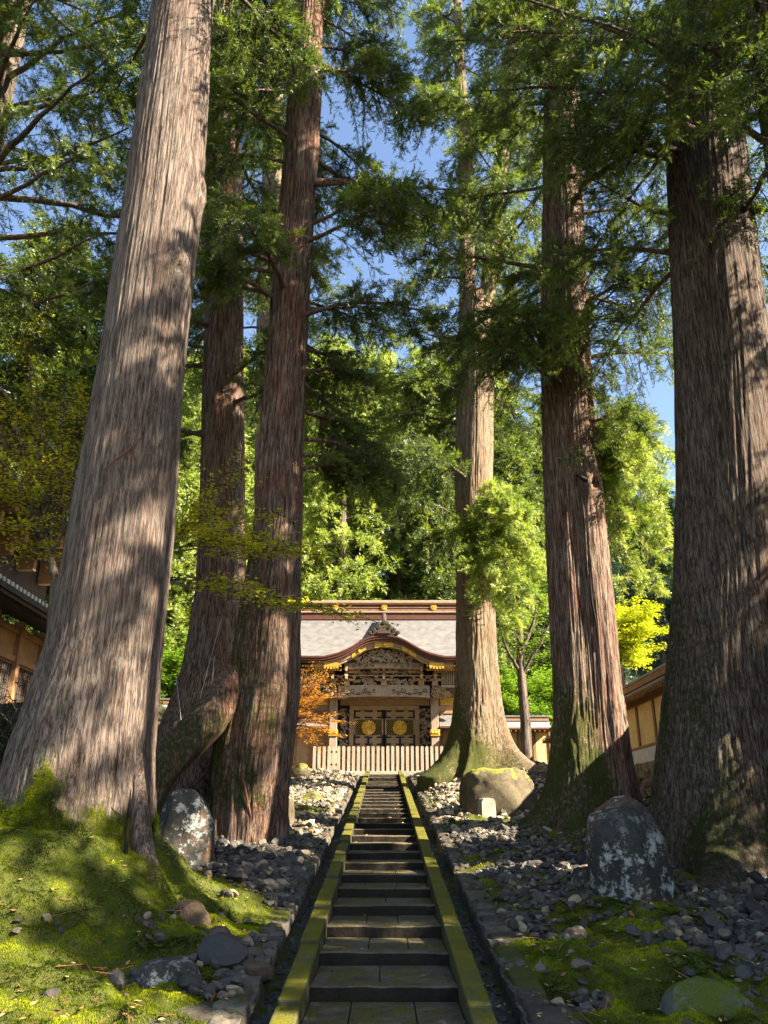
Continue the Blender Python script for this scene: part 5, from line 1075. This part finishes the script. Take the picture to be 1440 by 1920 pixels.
# orange maple in front of the gate
r = np.random.default_rng(302)
om = thing('maple_tree', 'small orange maple spreading in front of the left gate pillar', 'tree', (-5.2, 45.5, GB-.1))
g = Geo(); st_ = [np.array([-6.0, 45.5, GB-.3]), P(548, 1400, 45.5), P(552, 1360, 45.5), P(556, 1310, 45.5)]; g.tube(st_, [.14, .11, .09, .06], 8); put(g, 'trunk', BARKF, om); g = Geo()
for a, b in ((640, 1380), (650, 1355), (625, 1340), (600, 1275), (640, 1300), (575, 1260), (600, 1310), (560, 1290), (585, 1390), (530, 1350), (610, 1365), (570, 1340), (600, 1405), (625, 1285), (590, 1270), (612, 1262)):
    leaf_branch(g, limb_path(P(553, 1345+r.uniform(-20, 25), 45.5), P(a, b, 45.5+r.uniform(-1.5, 1.0)), r, sag=.1), r, .04, 13, .8, 20, .085, start=.1)
put(g, 'crown', [ORANGE, BARKF], om)
# slim fir-like tree before the back wall, right
r = np.random.default_rng(303)
sf = thing('young_tree', 'slim dark-stemmed tree with steep bare forks before the back yellow wall', 'tree', (7.2, 40, ground(7.2, 40)))
g = Geo(); stp_ = [P(988, 1440, 40), P(985, 1350, 40), P(976, 1250, 40), P(974, 1150, 40), P(965, 1060, 40)]; g.tube(stp_, [.30, .25, .2, .15, .08], 12)
for a, b, c in (((975, 1270), (1030, 1170), 43.5), ((975, 1230), (1012, 1110), 44.5), ((975, 1260), (935, 1170), 43), ((974, 1200), (945, 1100), 44.3), ((975, 1215), (1005, 1140), 43), ((972, 1160), (955, 1080), 45)): g.tube(limb_path(P(*a, 40), P(*b, c-4), r, sag=-.2), np.linspace(.11, .03, 14), 7)
put(g, 'trunk', BARKF, sf); g = Geo()
for i in range(20):
    a = r.uniform(0, 6.28); y0 = r.uniform(1060, 1250); s = P(974, y0, 40); leaf_branch(g, limb_path(s, s+np.array([math.cos(a)*r.uniform(1.2, 2.6), math.sin(a)*r.uniform(1, 2.4), r.uniform(.2, 1.4)]), r), r, .03, 14, .8, 22, .09, flat=.25)
put(g, 'crown', [GREENL, BARKF], sf)
# bright lime maple behind the side wall
r = np.random.default_rng(304)
lm = thing('maple_tree', 'lime-yellow maple glowing above the side wall behind the split-bark cedar', 'tree', (12.6, 40, 3))
g = Geo(); B0 = np.array([12.4, 40, 2.0]); K0 = P(1160, 1240, 40); g.tube([B0, (B0+K0)/2+[.3, 0, 0], K0], [.25, .2, .14], 10); put(g, 'trunk', BARKF, lm); g = Geo()
for i in range(34): a, b = r.uniform(1120, 1235), r.uniform(1125, 1245); leaf_branch(g, limb_path(K0+r.normal(0, .3, 3), P(a, b, r.uniform(38.5, 42)), r, sag=.3), r, .035, 14, .9, 40, .12)
put(g, 'crown', [LIME, BARKF], lm)
# dark shrubs in the shade at far left
r = np.random.default_rng(305)
for k, (px, py, Y, w_, h, lb) in enumerate(((15, 1400, 17, 1.7, 2.3, 'dark round shrub filling the shade left of the thickest cedar'), (40, 1330, 21, 1.6, 2.4, 'dark leafy shrub under the hall eaves at the left edge'))):
    c = P(px, py, Y); t = thing('shrub', lb, 'shrub', (c[0], Y, ground(c[0], Y))); g = Geo(); gz = float(ground(c[0], Y))
    for i in range(40):
        a = r.uniform(0, 6.28); e = np.array([c[0]+w_*math.cos(a)*r.uniform(.3, 1), Y+w_*math.sin(a)*r.uniform(.3, 1), gz+h*r.uniform(.3, 1.1)]); leaf_branch(g, limb_path(np.array([c[0], Y, gz]), e, r), r, .03, 14, .6, 30, .06, flat=.4)
    put(g, 'foliage', [SHRUB, BARKF], t)
# ------------------------------------------------------------------ background trees (prototypes copied)
def conifer(seed, H, Wd, mat, n=70, sl=.6, name='forest_cedar'):
    r = np.random.default_rng(seed); t = thing(name, 'x', 'tree', (0, 0, 0)); g = Geo(); g.tube([(0, 0, -1.5), (0, 0, H*.5), (0.1, 0, H)], [H*.018, H*.012, .03], 10); g.build('trunk', BARKF, t); g = Geo()
    for i in range(n):
        u = (i+r.uniform())/n; z = H*(.10+.88*u); a = i*2.4+r.normal(0, .4); L = Wd*(1-u**1.5*.85)*r.uniform(.65, 1.15); s = np.array([0, 0, z]); e = s+[L*math.cos(a), L*math.sin(a), -L*r.uniform(.05, .5)]
        bough(g, limb_path(s, e, r, sag=L*.1, n=8), r, rad=.06, twigs=15, tl=Wd*.42, spr=15, sl=sl, nb=8, droop=.35, start=.2, twood=False, wid=.055, up=.5)
    g.build('crown', [mat, BARKF], t); return t
def broadleaf(seed, H, Wd, mat, name='forest_broadleaf', n=46, size=.2):
    r = np.random.default_rng(seed); t = thing(name, 'x', 'tree', (0, 0, 0)); g = Geo(); g.tube([(0, 0, -1.5), (.1, 0, H*.35), (0, .1, H*.6)], [H*.02, H*.016, H*.01], 10); g.build('trunk', BARKF, t); g = Geo()
    for i in range(n):
        v = r.normal(size=3); v /= np.linalg.norm(v); v[2] = abs(v[2])*1.1-.35; e = np.array([0, 0, H*.6])+v*[Wd, Wd, H*.40]*r.uniform(.7, 1.0); leaf_branch(g, limb_path(np.array([0, 0, H*r.uniform(.3, .5)]), e, r, sag=.3), r, .06, 15, Wd*.38, 38, size, flat=.5, start=.45)
    g.build('crown', [mat, BARKF], t); return t
protoA = conifer(401, 27, 4.6, CEDARL); protoB = conifer(402, 24, 4.2, CEDAR); protoC = broadleaf(403, 11, 4.2, GREENL); protoD = conifer(404, 22, 4.6, CEDARD, n=60); protoE = broadleaf(405, 12, 4.6, CEDAR)
spots = []
r = np.random.default_rng(500)
def spot(kind, x, y, sc): spots.append((kind, x, y, sc))
for x, y, s in ((-3.5, 63, 1.0), (1.5, 66, 1.1), (6.5, 62, .95), (-9, 64, 1.05), (-15, 61, 1), (11, 66, 1.0), (-21, 64, 1.1), (3.8, 74, 1.15), (-6.2, 75, 1.2), (-12, 77, 1.1), (9.5, 78, 1.2), (15.5, 73, 1.0), (-1.0, 84, 1.2), (-18, 80, 1.2), (5.8, 90, 1.2), (-9.5, 92, 1.2), (14, 92, 1.15), (-25, 76, 1.1), (-27, 90, 1.2), (20, 84, 1.0)): spot('A' if r.uniform() < .62 else 'B', x, y, s)
for x, y, s in ((-2, 59.5, .8), (3.5, 60, .85), (8.5, 58, .8), (-7, 59, .8), (11.5, 55.5, .75), (-12.5, 57, .9), (13.8, 60, .9), (-18, 56, .9), (9.4, 54.2, .6)): spot('C', x, y, s)
for i in range(75):
    x = r.uniform(17, 90); y = r.uniform(66, 150)+(x-20)*.2; spot('D' if r.uniform() < .6 else 'E', x, y, r.uniform(.8, 1.2))
for x, y in ((-22, 44), (-27, 52), (-19, 48), (-31, 46)): spot('B', x, y, 1.1)
gl = {'A': 'bright green cedars on the slope behind the gate', 'B': 'deep green cedars on the slope behind the gate', 'C': 'fresh green broadleaf trees behind the temple walls', 'D': 'dark conifers on the distant right hillside', 'E': 'dark rounded trees on the distant right hillside'}
ll = {'A': 'sunlit bright green cedar on the slope behind the gate', 'B': 'deep green cedar on the slope behind the gate', 'C': 'fresh green broadleaf tree just behind the temple walls', 'D': 'conifer toned blue-green for shade and haze on the distant hillside at right', 'E': 'dark rounded tree on the distant hillside at right'}
PR = {'A': protoA, 'B': protoB, 'C': protoC, 'D': protoD, 'E': protoE}; used = set()
for k, x, y, s in spots:
    z = float(ground(x, y, False))-.3
    if k in 'AB': s *= 1.32
    if k in used: o = copy_thing(PR[k], (x, y, z), r.uniform(0, 6.28), s)
    else: o = PR[k]; used.add(k); o.location = (x, y, z); o.scale = (s, s, s)
    o['label'] = ll[k]; o['group'] = gl[k]
protoF = conifer(406, 27, 4.2, CEDAR, n=34, sl=.5)  # unseen sparse cedars added off frame to throw dappled shade on the trunks
protoF.location = (14.5, 10.8, 1.1); protoF['label'] = 'unseen thin-crowned cedar added beyond the right edge to cast dapples'; protoF['group'] = 'unseen thin-crowned cedars added for dappled shade'
for x, y, s in ((12.6, 7.2, .92),):
    o = copy_thing(protoF, (x, y, float(ground(x, y, False))-.2), r.uniform(0, 6.28), s)
# unseen cedars added off frame at right to shade the near beds
for i, (x, y, s) in enumerate(((14.0, 4.8, .66), (18.5, 4.0, .70), (17.5, 8.5, .72), (17.5, 0.5, .62), (22, 6.0, .80), (21, 11.5, .70))):
    o = copy_thing(protoB, (x, y, float(ground(x, y, False))-.2), r.uniform(0, 6.28), s); o['label'] = 'unseen deep green cedar added beyond the right edge to shade the beds'; o['group'] = 'unseen cedars added beyond the right edge for shade'
